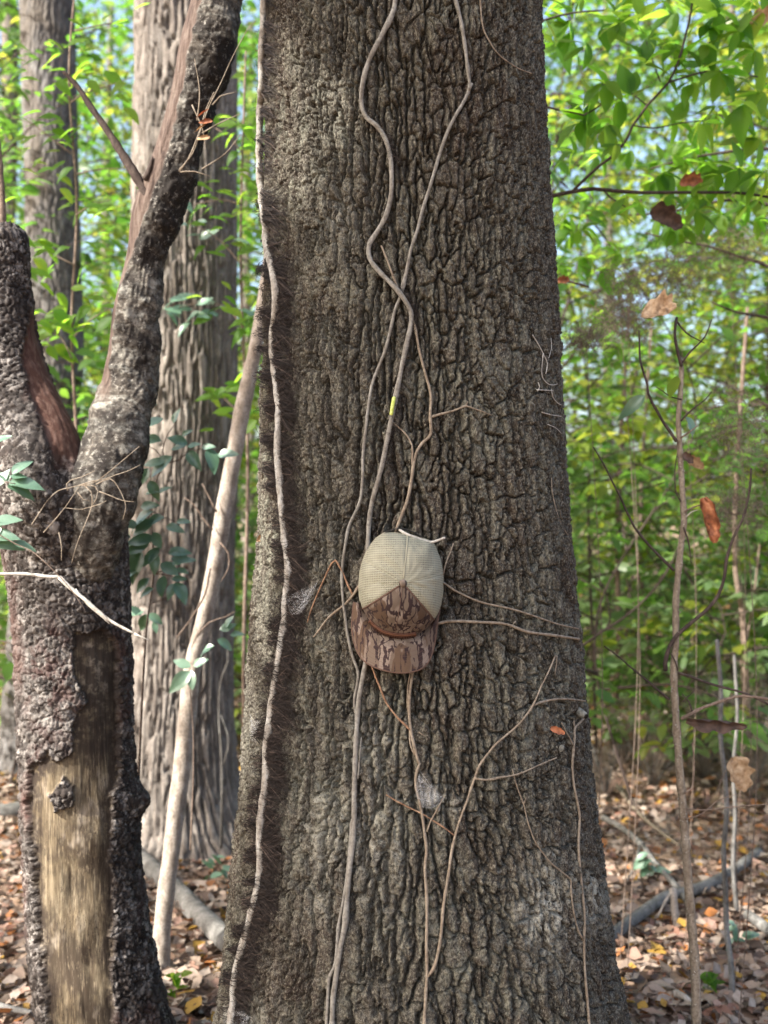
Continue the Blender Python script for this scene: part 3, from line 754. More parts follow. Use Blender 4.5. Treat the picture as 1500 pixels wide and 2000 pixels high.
vine('trailing_tendril', 'slender rust tendril slanting down right then along the trunk edge', 'vine',
     [([(1001, 1503), (1005, 1520), (1010, 1537), (1016, 1553), (1022, 1568), (1026, 1585), (1030, 1602), (1037, 1624), (1046, 1645), (1060, 1665), (1075, 1684), (1094, 1700), (1114, 1717), (1115, 1731), (1116, 1746), (1119, 1770), (1123, 1794), (1130, 1818), (1140, 1837)], 2.2, 4), ([(1023, 1570), (1026, 1562), (1028, 1557)], 2.5, 1.5)], M['tanvine'])
vine('climbing_vine', 'thin forked vine running down the right edge of the lower trunk', 'vine',
     [([(1143, 1398), (1133, 1411), (1123, 1422), (1122, 1440), (1121, 1458), (1119, 1477), (1118, 1496), (1119, 1515), (1121, 1535), (1125, 1552), (1128, 1568), (1131, 1586), (1132, 1602), (1130, 1650), (1133, 1698), (1138, 1746), (1142, 1790), (1141, 1837), (1142, 1890), (1147, 1951), (1151, 2000), (1156, 2080), (1165, 2240)], 5, 5.5),
      ([(1097, 1412), (1103, 1424), (1109, 1435), (1114, 1444), (1119, 1455)], 2.5, 3.5), ([(1122, 1420), (1121, 1414), (1121, 1408)], 4, 2.5)], M['tanvine'])
vine('rootlet_tangle', 'wispy pale rootlets tangled on the upper right edge of the trunk', 'vine',
     [([(1040, 654), (1047, 665), (1054, 677), (1062, 693), (1069, 710), (1066, 730)], 2, 2), ([(1061, 690), (1058, 722), (1060, 738), (1068, 748), (1078, 752), (1089, 750)], 2, 1.5), ([(1048, 761), (1064, 762), (1080, 763)], 2, 1.5), ([(1077, 760), (1080, 776), (1088, 786), (1096, 791)], 2, 1.5),
      ([(1051, 747), (1054, 755), (1050, 764)], 2, 1.5), ([(1058, 805), (1076, 810), (1096, 813)], 1.8, 1.2), ([(1070, 829), (1086, 836), (1098, 849)], 1.8, 1.2), ([(1076, 660), (1077, 680), (1070, 704)], 1.8, 1.4)], M['paletwig'])
vine('rootlet_tangle', 'single pale wisp on the right edge of the trunk level with the cap top', 'vine', [([(1077, 934), (1078, 956), (1082, 978), (1088, 1002), (1096, 1023), (1106, 1040), (1115, 1058)], 2.5, 2), ([(1098, 980), (1095, 996), (1095, 1010)], 1.8, 1.5)], M['tanvine'])

# the hairy vine along the left edge
V0 = [(515, -60), (515, 0), (513, 62), (511, 110), (511, 165), (507, 248), (507, 330), (511, 384), (517, 434), (521, 483), (532, 527), (538, 564), (538, 612), (532, 648), (534, 696), (540, 758), (545, 795), (543, 843), (543, 887), (547, 942), (551, 997), (556, 1040), (559, 1074), (564, 1108), (559, 1160), (557, 1208), (550, 1252), (545, 1285), (540, 1314), (533, 1362), (526, 1420), (521, 1460), (520, 1520), (514, 1565), (509, 1610), (509, 1670), (508, 1700), (503, 1739), (494, 1775), (484, 1814), (472, 1856), (461, 1895), (457, 1940), (455, 1970), (450, 2010), (436, 2120), (415, 2280)]
v0 = thing('hairy_vine', 'pale vine with brown hairy rootlets climbing the left edge of the big trunk', 'vine', surf(450, 2010)[0][0])
a = Acc(); C = on_trunk([(p[0], p[1], .004) for p in V0], .0055); a.tube(C, .0080, .0092, 10, .006, .40, 71)
a.build('stem', M['palevine'], v0)
hy = np.array([p[1] for p in V0]); hx = np.array([p[0] for p in V0])
def tuft(y):
    y = np.asarray(y, float)
    return np.clip(.10 + 2.4 * fbm(y / 20., y * 0 + 2.2, 3, 77) + .25 * sst(450, 700, y), .02, 1) * (.35 + .65 * sst(330, 480, y))
def hl(n): return RNG.uniform(6, 22, n) + 26 * RNG.random(n) ** 4
px_hairs(15000, (-20, 2060), lambda y: np.interp(y, hy, hx) + 9, 7, hl, .0011, v0, lift=.009, dens=tuft)
for ty in (398, 420, 520, 640, 705, 812, 880, 1002, 1080, 1182, 1372, 1400, 1520, 1640, 1655, 1745, 1880):
    px_hairs(130, (ty - 9, ty + 9), lambda y: np.interp(y, hy, hx) + 8, 8, lambda n: RNG.uniform(14, 48, n), .0010, v0, lift=.012)
# hairs wrapped across the stem in bands
def wrap_dens(y): return np.clip(3.0 * fbm(np.asarray(y) / 30., y * 0 + 8, 2, 78) + .12, 0, 1)
o = px_hairs(4600, (520, 2060), lambda y: np.interp(y, hy, hx) - 6, 6, lambda n: RNG.uniform(10, 24, n), .0011, v0, lift=.020, dens=wrap_dens)

# ------------------------------------------------------------------ small things on the bark
def blob(c, ax, name, mat, parent, seed=0, nu=14, nv=10, rough=.1):
    """closed lumpy ellipsoid with axes ax (3 vectors)"""
    ax = np.asarray(ax, float)
    th = np.linspace(0, 2 * np.pi, nu, endpoint=False)[None]; ph = np.linspace(.12, np.pi - .12, nv)[:, None]
    d = np.stack([np.sin(ph) * np.cos(th), np.sin(ph) * np.sin(th), np.cos(ph) + 0 * th], -1)
    k = 1 + rough * fbm(d[..., 0] * 2 + seed, d[..., 1] * 2 + d[..., 2], 2, seed)
    V = c + (d * k[..., None]) @ ax
    V = V.reshape(-1, 3)
    return mk(name, V, [grid_faces(nv, nu, True), np.stack([np.zeros(nu - 2, int), np.arange(2, nu), np.arange(1, nu - 1)], -1), np.stack([np.full(nu - 2, (nv - 1) * nu), (nv - 1) * nu + np.arange(1, nu - 1), (nv - 1) * nu + np.arange(2, nu)], -1)], mat, parent)

b = NB('caterpillar_skin'); M['cat'] = b.done(b.prin(b.ramp(b.noise(200, 2), [(.4, (.34, .42, .07)), (.6, (.48, .54, .16))]), .5, .4))
a = Acc(); C = on_trunk([(770, 776, .0075), (768, 786, .009), (766, 797, .009), (764, 810, .0075)], .004)
a.tube(C, .0036, .0032, 10, .002, 0, 0, knots=[(k / 9, .12, .03) for k in range(1, 9)])
o = a.build('caterpillar', M['cat']); tag(o, 'small yellow green caterpillar on the thick vine above the cap', 'caterpillar')

def curled_leaf(name, label, cat, c, along, across, nrm_, curl, mat, seed, parent=None, sx=14, sy=10):
    """dead leaf: lobed outline, rolled across its width, with wrinkles and a stalk"""
    t = np.linspace(0, 1, sx)[:, None]; s = np.linspace(-1, 1, sy)[None]
    w = np.sin(np.pi * np.clip(t, .02, .97) ** .8) ** .7 * (1 + .22 * np.sin(t * 19 + seed) * np.abs(s) ** 2)
    x = s * w; ang = x * curl
    px_ = np.sin(ang) / max(curl, .01); pz = (1 - np.cos(ang)) / max(curl, .01)
    pz = pz + .30 * fbm(t * 4 + seed, s * 2 + seed, 3, seed) + .25 * (t - .5) ** 2
    tt = t - .5 + .05 * fbm(t * 3, s * 3 + seed, 2, seed + 5)
    V = c + tt[..., None] * along + px_[..., None] * across + pz[..., None] * np.asarray(nrm_)
    V = V.reshape(-1, 3); n = len(V)
    F0 = grid_faces(sx, sy, False)
    # a real, thin sheet: back side 0.5 mm behind
    V2 = V - nrm(nrm_) * .0005
    o = mk(name, np.vstack([V, V2]), [F0, F0[:, ::-1] + n], mat, parent)
    if label: tag(o, label, cat)
    return o

b = NB('rust_dead_leaf'); M['deadrust'] = b.done(b.prin(b.ramp(b.noise(60, 4), [(.35, (.13, .045, .022)), (.6, (.33, .125, .06)), (.75, (.46, .22, .11))]), .6, .35, b.bump(b.noise(90, 3), .5, .002)))
b = NB('tan_dead_leaf'); M['deadtan'] = b.done(b.prin(b.ramp(b.noise(50, 4), [(.35, (.22, .13, .065)), (.55, (.42, .285, .165)), (.75, (.58, .45, .30))]), .6, .3, b.bump(b.vor(130), .5, .002)))
b = NB('dark_dead_leaf'); M['deaddark'] = b.done(b.prin(b.ramp(b.noise(50, 4), [(.35, (.03, .018, .014)), (.65, (.09, .055, .04)), (.8, (.15, .09, .07))]), .6, .3))
S, N = surf(1079, 1425, .006); S = S + N * bark_h(S)[:, None]
curled_leaf('dead_leaf', 'small curled rust red leaf caught on the right of the lower trunk', 'leaf', S[0], np.array([.030, 0, -.012]), np.array([.003, 0, .008]), N[0] * .008, 1.2, M['deadrust'], 3)
S, N = surf(1088, 1460, .004); S = S + N * bark_h(S)[:, None]
b = NB('grey_chip'); M['chip'] = b.done(b.prin(b.ramp(b.noise(90, 3), [(.4, (.09, .09, .08)), (.6, (.17, .17, .15))]), .8, .2))
o = blob(S[0], [[.005, 0, -.002], [0, .003, 0], [.003, 0, .007]], 'bark_chip', M['chip'], None, 4); tag(o, 'small pale grey chip stuck on bark below the rust red leaf', 'chip')
S, N = surf(1127, 1393, .006); S = S + N * bark_h(S)[:, None]
sg = thing('broken_stub', 'small hollow grey broken stub on the right edge of the trunk', 'stub', S[0])
a = Acc(); d = nrm(np.array([.6, -.7, -.35]))
a.tube([S[0] - d * .012, S[0], S[0] + d * .008], .009, .007, 12, .004, .12, 3); a.build('stub', M['chip'], sg)
b = NB('painted_hole_shade'); M['hollow'] = b.done(b.prin((.012, .01, .009), .95, .05))
a = Acc(); a.tube([S[0] + d * .009, S[0] + d * .0125], .0045, .0048, 10, .003, .05, 4); a.build('hollow', M['hollow'], sg)  # solid black plug, its colour standing in for shade inside the hole

# cobwebs
def mat_web():
    b = NB('cobweb_silk')
    f = b.math('MULTIPLY', b.attr('tint'), b.ramp(b.noise(120, 4, .7, (1, 1, 1), 2.0), [(.40, .03), (.55, .20), (.68, .60)]))
    ad = b.n('ShaderNodeMixShader')
    tr = b.n('ShaderNodeBsdfTransparent'); df = b.n('ShaderNodeBsdfDiffuse'); b.set(df.inputs[0], (.62, .64, .66))
    b.l(f, ad.inputs[0]); b.l(tr.outputs[0], ad.inputs[1]); b.l(df.outputs[0], ad.inputs[2])
    return b.done(ad.outputs[0])
M['web'] = mat_web()
b = NB('silk_thread'); M['silk'] = b.done(b.prin((.42, .43, .44), .5, .4))
def cobweb(label, corners, lift, threads=14):
    """corners: pixels on the trunk; a slightly sagging sheet of silk with threads"""
    c0 = np.array(corners, float); ctr = c0.mean(0)
    S, N = surf(ctr[0], ctr[1]); r = thing('cobweb', label, 'cobweb', S[0])
    K = len(c0); rings = 5
    B = np.vstack([np.linspace(c0[i], c0[(i + 1) % K], 6, endpoint=False) for i in range(K)])
    V = []; m = len(B)
    for k in range(rings + 1):
        f = 1 - k / rings * .98
        q = ctr + (B - ctr) * f
        S, N = surf(q[:, 0], q[:, 1]); V.append(S + N * (bark_h(S)[:, None] + lift * (1 - .5 * (k / rings)) + .003 * RNG.random((m, 1))))
    V = np.vstack(V)
    mk('sheet', V, [grid_faces(rings + 1, m, True)], M['web'], r, True, {'tint': np.repeat(np.clip(np.arange(rings + 1) / 2.2, 0, 1), m)})
    a = Acc()
    for k in range(threads):
        i, j = RNG.integers(0, m, 2)
        if abs(i - j) < 4: continue
        pa, pb = V[i], V[j]; mid = (pa + pb) / 2 + np.array([0, -.002, -.003])
        a.tube([pa, mid, pb], .00013, .00013, 3, .02)
    a.build('threads', M['silk'], r)['kind'] = 'stuff'
cobweb('small white cobweb hanging in the lower middle between two thin twigs', [(820, 1502), (811, 1530), (812, 1552), (826, 1575), (845, 1572), (866, 1552), (846, 1530)], .012, 26)
cobweb('grey cobweb stretched between the hairy vine and the peaked tendril', [(572, 1164), (580, 1200), (604, 1196), (620, 1160), (628, 1134)], .010, 20)
cobweb('patch of grey cobweb at the foot of the hairy vine', [(448, 1962), (446, 2004), (480, 2010), (500, 1985), (478, 1968)], .006, 20)
cobweb('faint bluish cobweb left of the hairy vine midway up', [(497, 1395), (494, 1440), (512, 1452), (516, 1405)], .006, 10)

# ------------------------------------------------------------------ the cap
BX, BY = 784.0, 1138.0
S, N = surf(BX, BY, .0)
MM = 1.92 / 2000.0                        # metres per photograph pixel at the cap
W_ = nrm(np.array([0.015, -1.0, 0.06])); U_ = nrm(np.cross(np.array([0, 0, 1.0]), -W_)) ; U_ = nrm(np.cross(W_, np.array([0, 0, 1.0]))) * -1
V_ = np.cross(U_, W_) * 1.0
if U_[0] < 0: U_ = -U_
if V_[2] < 0: V_ = -V_
ORG = S[0] + N[0] * .004
RTK = .350
def capw(u, v, w):
    """cap frame (metres: right, up, out) -> world"""
    u = np.asarray(u, float); v = np.asarray(v, float); w = np.asarray(w, float)
    return ORG + u[..., None] * U_ + v[..., None] * V_ + w[..., None] * W_
cap = thing('cap', 'mesh backed camouflage cap hung brim down on a twig on the big trunk', 'cap', ORG)
OUT_ = np.array([(82, -2), (81, 26), (72, 58), (62, 80), (38, 88), (14, 93), (-10, 97), (-33, 98), (-50, 87), (-65, 66), (-77, 38), (-82, 8), (-82, -22), (-80, -42), (-74, -56), (-60, -78), (-39, -96), (-16, -103), (8, -104), (32, -99), (50, -88), (64, -72), (74, -56), (79, -34)], float) * MM
phi_o = np.unwrap(np.arctan2(OUT_[:, 1], OUT_[:, 0])); rad_o = np.hypot(OUT_[:, 0], OUT_[:, 1])
oo = np.argsort(phi_o % (2 * np.pi)); po = (phi_o % (2 * np.pi))[oo]; ro = rad_o[oo]
po3 = np.concatenate([po - 2 * np.pi, po, po + 2 * np.pi]); ro3 = np.concatenate([ro, ro, ro])
def Rphi(p):
    p = np.asarray(p) % (2 * np.pi)
    s = 0
    for dlt, wgt in ((-.05, .17), (0, .66), (.05, .17)): s = s + wgt * np.interp(p + dlt, po3, ro3)
    return s
HC = .098
def crown(phi, t, lift=0.0):
    """crown surface; t 0 at the button, 1 at the sewn edge"""
    phi, t = np.broadcast_arrays(np.asarray(phi, float), np.asarray(t, float))
    R = Rphi(phi)
    front = np.exp(-(((phi % (2 * np.pi)) - 4.62) / .62) ** 2)
    # arc profile: flat top, steep sides
    a = t * np.pi / 2
    rr = np.sin(a) ** .92 * (1 - .10 * front * np.sin(np.pi * t) ** 2 * (t < 1))
    hh = np.cos(a) ** .80
    seam = 0
    for sp in SEAMS:
        dd = np.abs((phi - sp + np.pi) % (2 * np.pi) - np.pi)
        seam = seam + np.exp(-(dd / .06) ** 2)
    dent = .0065 * fbm(np.cos(phi) * 2 + t * 2, np.sin(phi) * 2 + t, 3, 505) * np.sin(np.pi * np.clip(t, 0, 1))
    back = np.exp(-(((phi + .2) % (2 * np.pi) - 1.75) / .5) ** 2)
    rim = -(R * np.cos(phi)) ** 2 / (2 * RTK) + .006 + .012 * front * 1.0 + .016 * back
    u = R * rr * np.cos(phi); v = R * rr * np.sin(phi)
    w = rim * t ** 2 + HC * hh + dent - .0028 * seam * np.sin(np.pi * np.clip(t, 0, 1)) + lift
    return u, v, w
def rd(a): return math.radians(a)
SEAMS = [rd(83), rd(149), rd(13), rd(213.5), rd(311.5)]

def mat_mesh():
    b = NB('khaki_mesh_fabric')
    co = b.co()
    sep = b.n('ShaderNodeSeparateXYZ'); b.l(co, sep.inputs[0])
    sx = b.math('SINE', b.math('MULTIPLY', sep.outputs[0], 1960.0)); sz = b.math('SINE', b.math('MULTIPLY', sep.outputs[2], 1960.0))
    hole = b.ramp(b.math('MULTIPLY', b.math('ADD', b.math('ADD', b.math('MULTIPLY', sx, .45), sz), 1.0), .5), [(.50, 0), (.75, 1)])
    col = b.mix(b.ramp(b.noise(26, 3), [(.35, 0), (.7, 1)]), (0.225, 0.221, 0.167), (0.284, 0.277, 0.211))
    p = b.prin(col, .75, .25, b.bump(b.math('MULTIPLY', sx, sz), .4, .0008))
    tr = b.n('ShaderNodeBsdfTransparent'); mx = b.n('ShaderNodeMixShader')
    b.l(b.math('MULTIPLY', hole, .42), mx.inputs[0]); b.l(p, mx.inputs[1]); b.l(tr.outputs[0], mx.inputs[2])
    return b.done(mx.outputs[0])
def mat_camo(name, stretch, tone=1.0):
    b = NB(name)
    d = b.noise(60, 3, .6, (1, 1, .5))
    tc = b.n('ShaderNodeTexCoord')
    def warped(sc, k):
        mp = b.n('ShaderNodeMapping'); mp.inputs['Scale'].default_value = sc; b.l(tc.outputs['Object'], mp.inputs[0])
        x = b.n('ShaderNodeMix', data_type='VECTOR'); x.inputs[0].default_value = k
        nz = b.n('ShaderNodeTexNoise'); nz.inputs['Scale'].default_value = 70; b.l(tc.outputs['Object'], nz.inputs['Vector'])
        b.l(mp.outputs[0], x.inputs[4]); b.l(nz.outputs['Color'], x.inputs[5]); return x.outputs[1]
    base = b.mix(b.ramp(b.noise(30, 2, co=warped((1, 1, .5), .002)), [(.48, 0), (.54, 1)]), (0.115, 0.086, 0.066), (0.176, 0.139, 0.115))
    br = b.ramp(b.noise(30, 2.0, .5, co=warped((1, 1, .30), .004)), [(.53, 0), (.545, 1)])
    col = b.mix(br, base, (0.081, 0.052, 0.034))
    st = b.noise(62, 2.0, .5, co=warped((1, 1, stretch), .006))
    line = b.math('ABSOLUTE', b.math('SUBTRACT', st, .5))
    dk = b.ramp(line, [(.034, 1), (.042, 0)])
    gate = b.ramp(b.noise(40, 2, .5, co=warped((1, 1, .45), .004)), [(.36, 0), (.40, 1)])
    col = b.mix(b.math('MULTIPLY', dk, gate), col, (0.030, 0.018, 0.018))
    bl = b.ramp(b.noise(80, 2, .5, co=warped((1.3, 1, stretch), .006)), [(.64, 0), (.655, 1)])
    col = b.mix(bl, col, (0.025, 0.016, 0.016))
    col = b.mix(1.0, col, (tone, tone, tone), 'MULTIPLY')
    weave = b.noise(900, 1)
    return b.done(b.prin(col, .82, .2, b.bump(weave, .15, .0004)))
M['mesh'] = mat_mesh(); M['camo'] = mat_camo('bark_camouflage_fabric', .16, 1.0); M['camobrim'] = mat_camo('bark_camouflage_brim', .15, 1.06); M['camofront'] = mat_camo('bark_camouflage_front', .17, .86)
b = NB('khaki_seam_tape'); M['tape'] = b.done(b.prin((.25, .24, .18), .8, .2))
b = NB('brown_binding'); M['binding'] = b.done(b.prin((.095, .058, .044), .8, .2))
b = NB('black_strap'); M['strap'] = b.done(b.prin((.02, .018, .017), .5, .4))
b = NB('brown_leather'); M['leather'] = b.done(b.prin(b.mix(b.noise(220, 3), (.050, .020, .012), (.085, .035, .020)), .55, .35))
b = NB('orange_stitching'); M['stitch'] = b.done(b.prin((.17, .078, .045), .7, .2))
b = NB('stamped_dark'); M['stamp'] = b.done(b.prin((.045, .018, .012), .7, .2))
def panel(name, p0, p1, mat, label=None):
    ph = np.linspace(p0, p1, 26)[None]; t = np.linspace(.035, 1, 30)[:, None]
    u, v, w = crown(ph, t)
    V = capw(u, v, w).reshape(-1, 3); n = len(V)
    u2, v2, w2 = crown(ph, t); Vi = capw(u2 * .985, v2 * .985, w2 - .0015).reshape(-1, 3)
    F0 = grid_faces(30, 26, False)
    rim = np.arange(25) + 29 * 26
    F1 = np.stack([rim, rim + 1, rim + 1 + n, rim + n], -1)
    o = mk(name, np.vstack([V, Vi]), [F0, F0[:, ::-1] + n, F1], mat, cap)
    if label: o['label'] = label
for p0, p1 in ((13, 83), (83, 149), (149, 213.5), (311.5, 373)):
    panel('mesh_panel', rd(p0), rd(p1), M['mesh'])
panel('front_panel', rd(213.5), rd(262), M['camofront']); panel('front_panel', rd(262), rd(311.5), M['camofront'])
for sp, mm_, wd in ((83, 'tape', .0016), (149, 'tape', .0011), (13, 'tape', .0011), (213.5, 'binding', .0017), (311.5, 'binding', .0017), (262, 'binding', .0006)):
    a = Acc(); u, v, w = crown(rd(sp), np.linspace(.05, .99, 30), .0004)
    a.tube(capw(u, v, w), wd, wd, 6, .004, smoothpath=False); a.build('seam', M[mm_], cap)
# edge binding where crown meets brim, and back edge hem
a = Acc(); u, v, w = crown(np.linspace(rd(206), rd(320), 60), 1.0); a.tube(capw(u, v, w + .001), .0022, .0022, 6, .004, smoothpath=False); a.build('crown_edge', M['binding'], cap)
a = Acc(); u, v, w = crown(np.linspace(rd(-38), rd(204), 90), 1.0); a.tube(capw(u, v, w), .0016, .0016, 6, .004, smoothpath=False); a.build('hem', M['tape'], cap)
# button
u, v, w = crown(0.0, 0.0); bc = capw(np.array(0.0), np.array(0.0), w)
blob(bc + W_ * .001, np.stack([U_ * .0072, V_ * .0072, W_ * .0055]), 'button', M['camo'], cap, 2, 16, 10, .02)
# eyelets
for e_phi, e_t in ((rd(237), .72), (rd(287), .70)):
    u, v, w = crown(e_phi, e_t); c = capw(u, v, w + .0012)
    th = np.linspace(0, 2 * np.pi, 12, endpoint=False)
    a = Acc(); q = c + .0030 * (np.cos(th)[:, None] * U_ + np.sin(th)[:, None] * (V_ * .75 - W_ * .2)); q = np.vstack([q, q[:1]])
    a.tube(q, .0007, .0007, 5, .002, smoothpath=False); a.build('eyelet', M['binding'], cap)
# brim
BR = np.array([(-93, -38), (-96, -62), (-97, -92), (-91, -122), (-78, -147), (-54, -162), (-14, -172), (21, -171), (44, -162), (58, -142), (66, -112), (71, -77), (76, -46)], float) * MM
bo, bp = catmull(BR, .002)
ks = np.linspace(0, 1, 64)
bo = np.stack([np.interp(ks, bp, bo[:, k]) for k in (0, 1)], -1)
ip = np.linspace(rd(206), rd(322), 64)
iu, iv, iw = crown(ip, 1.0)
rows = np.linspace(-.03, 1, 26)[:, None]
bu = iu[None] * (1 - rows) + bo[None, :, 0] * rows; bv = iv[None] * (1 - rows) + bo[None, :, 1] * rows
sx_ = np.clip((bu + .010) / .088, -1.15, 1.15)
bw = .040 * (1 - np.abs(sx_) ** 2.0) - .002 + .004 * rows * (1 - sx_ ** 2)
bw = np.minimum(bw, bw * 0 + .040) 
k0 = (iw[None] - bw) * np.clip(1 - rows * 3, 0, 1); bw = bw + k0 * .8
top = capw(bu, bv, bw).reshape(-1, 3); bot = capw(bu, bv, bw - .0035).reshape(-1, 3); n = len(top)
F0 = grid_faces(26, 64, False); e = np.arange(63) + 25 * 64
lft = np.arange(25) * 64; rgt = lft + 63
brim = mk('brim', np.vstack([top, bot]), [F0, F0[:, ::-1] + n, np.stack([e, e + 1, e + 1 + n, e + n], -1), np.stack([lft, lft + 64, lft + 64 + n, lft + n], -1), np.stack([rgt + n, rgt + 64 + n, rgt + 64, rgt], -1)], M['camobrim'], cap)
a = Acc()
for k in (5, 8, 11, 14, 17, 20, 23):
    q = capw(bu[k, 3:-3], bv[k, 3:-3], bw[k, 3:-3] + .0001); a.tube(q, .00022, .00022, 4, .004, smoothpath=False)
a.build('stitching', M['binding'], brim)['kind'] = 'stuff'
q = capw(bu[25], bv[25], bw[25] - .0015); a = Acc(); a.tube(q, .0021, .0021, 6, .004, smoothpath=False); a.build('brim_edge', M['binding'], brim)
# leather name strip along the lower front
sph = np.linspace(rd(228.5), rd(286), 34)
def strip(t0, t1, lift, p=sph):
    out = []
    for tt in np.linspace(t0, t1, 5):
        u, v, w = crown(p, tt); k = 1 + lift / (np.hypot(u, v) + 1e-6)
        out.append(capw(u * k, v * k - .004 * (tt - .9), w))
    return np.array(out)
A_ = strip(.80, 1.03, .0035); B_ = strip(.80, 1.03, .0008)
V = np.vstack([A_.reshape(-1, 3), B_.reshape(-1, 3)]); n = 5 * 34
F0 = grid_faces(5, 34, False)
eb = np.arange(33); et = eb + 4 * 34; el = np.arange(4) * 34; er = el + 33
patch = mk('leather_patch', V, [F0, F0[:, ::-1] + n, np.stack([eb + n, eb + 1 + n, eb + 1, eb], -1), np.stack([et, et + 1, et + 1 + n, et + n], -1), np.stack([el, el + 34, el + 34 + n, el + n], -1), np.stack([er + n, er + 34 + n, er + 34, er], -1)], M['leather'], cap)
a = Acc()
st = strip(.815, 1.015, .0042, sph[1:-1])
a.tube(st[0], .0005, .0005, 4, .003, smoothpath=False); a.tube(st[-1], .0005, .0005, 4, .003, smoothpath=False)
a.tube(st[:, 0], .0005, .0005, 4, .003, smoothpath=False); a.tube(st[:, -1], .0005, .0005, 4, .003, smoothpath=False)
a.build('stitching', M['stitch'], patch)
a = Acc()
for k, p in enumerate(np.linspace(rd(240), rd(281), 17)):
    if k in (5, 11): continue
    q = strip(.87, .97, .0040, np.array([p, p + .012]))
    a.tube(q[:, 0], .0006, .0006, 4, .003, smoothpath=False)
    if k % 2: a.tube([q[0, 0], q[0, 1]], .0006, .0006, 4, .003, smoothpath=False)
    if k % 3: a.tube([q[-1, 0], q[-1, 1]], .0006, .0006, 4, .003, smoothpath=False)
a.build('stamped_mark', M['stamp'], patch)['kind'] = 'stuff'
# closing strap over the back opening
sp_ = np.array([(-34, 97, .010), (-26, 102, .011), (-15, 106, .012), (-1, 107.5, .012), (14, 104, .012), (28, 98, .011), (42, 90, .010)])
C, _ = catmull(sp_ * np.array([MM, MM, 1]), .004)
q0 = capw(C[:, 0], C[:, 1], C[:, 2] + .012); q1 = capw(C[:, 0], C[:, 1], C[:, 2] - .010); q2 = capw(C[:, 0], C[:, 1] - .0015, C[:, 2] - .010); q3 = capw(C[:, 0], C[:, 1] - .0015, C[:, 2] + .012)
m = len(C); V = np.vstack([q0, q1, q2, q3]); k = np.arange(m - 1)
mk('strap', V, [np.vstack([np.stack([k + i * m, k + 1 + i * m, k + 1 + ((i + 1) % 4) * m, k + ((i + 1) % 4) * m], -1) for i in range(4)])], M['strap'], cap)
# the broken twig that the cap hangs on
tw = thing('broken_twig', 'pale broken twig that the cap hangs on', 'twig', capw(np.array(0.), np.array(.095), np.array(0.)))
tp = np.array([(-6, 104, .0), (-4, 104, .018), (2, 99, .034), (10, 94, .044), (20, 90, .046), (32, 86, .045), (46, 81, .043), (56, 79, .042), (66, 81, .040), (76, 85, .038), (84, 88, .036)])
a = Acc(); a.tube(capw(tp[:, 0] * MM, tp[:, 1] * MM, tp[:, 2]), .0030, .0022, 8, .004, .2, 12); a.build('stem', M['paletwig'], tw)
a = Acc(); a.tube(capw(np.array([104, 100, 96, 90, 82]) * MM, np.array([78, 68, 58, 44, 16]) * MM, np.array([.0, .004, .007, .008, .004])), .0010, .0019, 6, .006, .15, 13)
o = a.build('trailing_tendril', M['tanvine']); tag(o, 'short thin tendril rising from behind the right side of the cap', 'vine')
# ------------------------------------------------------------------ leaves
def leaf_template(nl=6, fold=.22, droop=.25, wave=.03, width=.26, point=1.0, seed=0):
    """leaf of length 1 along +y, normal +z, folded along the midrib, wavy edge"""
    t = np.linspace(0, 1, nl + 1); rows = []
    w = width * np.sin(np.pi * t ** .85) ** .85 * (1 - .25 * t)
    w[0] = .012; w[-1] = .002
    rs = np.random.default_rng(seed)
    for i, tt in enumerate(t):
        z0 = -droop * tt * tt
        for s in (-1, -.5, 0, .5, 1):
            rows.append((s * w[i], tt - .02 * abs(s), z0 + abs(s) * w[i] * fold + (wave * math.sin(9 * tt + s * 2 + seed) * abs(s))))
    V = np.array(rows)
    return V, grid_faces(nl + 1, 5, False)
def leaf_small(fold=.2, width=.27, droop=.2):
    t = np.array([0, .3, .65, 1.0]); w = np.array([.01, width * .9, width * .85, .004])
    V = []
    for i in range(4):
        for s in (-1, 0, 1): V.append((s * w[i], t[i], -droop * t[i] ** 2 + abs(s) * w[i] * fold))
    return np.array(V), grid_faces(4, 3, False)

def frames(dirv, nrmv):
    y = dirv / (np.linalg.norm(dirv, axis=1)[:, None] + 1e-9)
    x = np.cross(y, nrmv); x /= np.linalg.norm(x, axis=1)[:, None] + 1e-9
    z = np.cross(x, y)
    return np.stack([x, y, z], -1)          # columns are axes

def scatter(templ, pos, dirv, nrmv, size, tint):
    Vt, Ft = templ
    Rm = frames(dirv, nrmv)
    V = pos[:, None] + np.einsum('nij,kj->nki', Rm, Vt) * size[:, None, None]
    n, k = len(pos), len(Vt)
    Fq = (Ft[None] + (np.arange(n) * k)[:, None, None]).reshape(-1, Ft.shape[1])
    return V.reshape(-1, 3), Fq, np.repeat(tint, k)

SMALL = leaf_small()
LEAFME = {}
for key, w_, dr in (('broad', .30, .22), ('narrow', .22, .30)):
    LEAFME[key] = []
    for k in range(4):
        V, Fq = leaf_template(7, .12 + .1 * k, dr * (.3 + .5 * k), .015 + .01 * (k % 2), w_, 1, k)
        LEAFME[key].append(V)
LEAFF = leaf_template(7)[1]
LMESH = {}
def leaf_obj(parent, c, dirv, nrmv, size, kind, mat, name='leaf'):
    i = random.randrange(4); key = (kind, i, mat)
    if key not in LMESH: LMESH[key] = raw_mesh('leaf', LEAFME[kind][i], [LEAFF], M[mat])
    o = link(name, LMESH[key], parent)
    R3 = frames(np.array([dirv]), np.array([nrmv]))[0]
    mtx = Matrix(R3.tolist()).to_4x4()
    mtx = Matrix.Translation(Vector(np.asarray(c) - rootloc(parent))) @ mtx @ Matrix.Scale(size, 4)
    o.matrix_basis = mtx
    return o

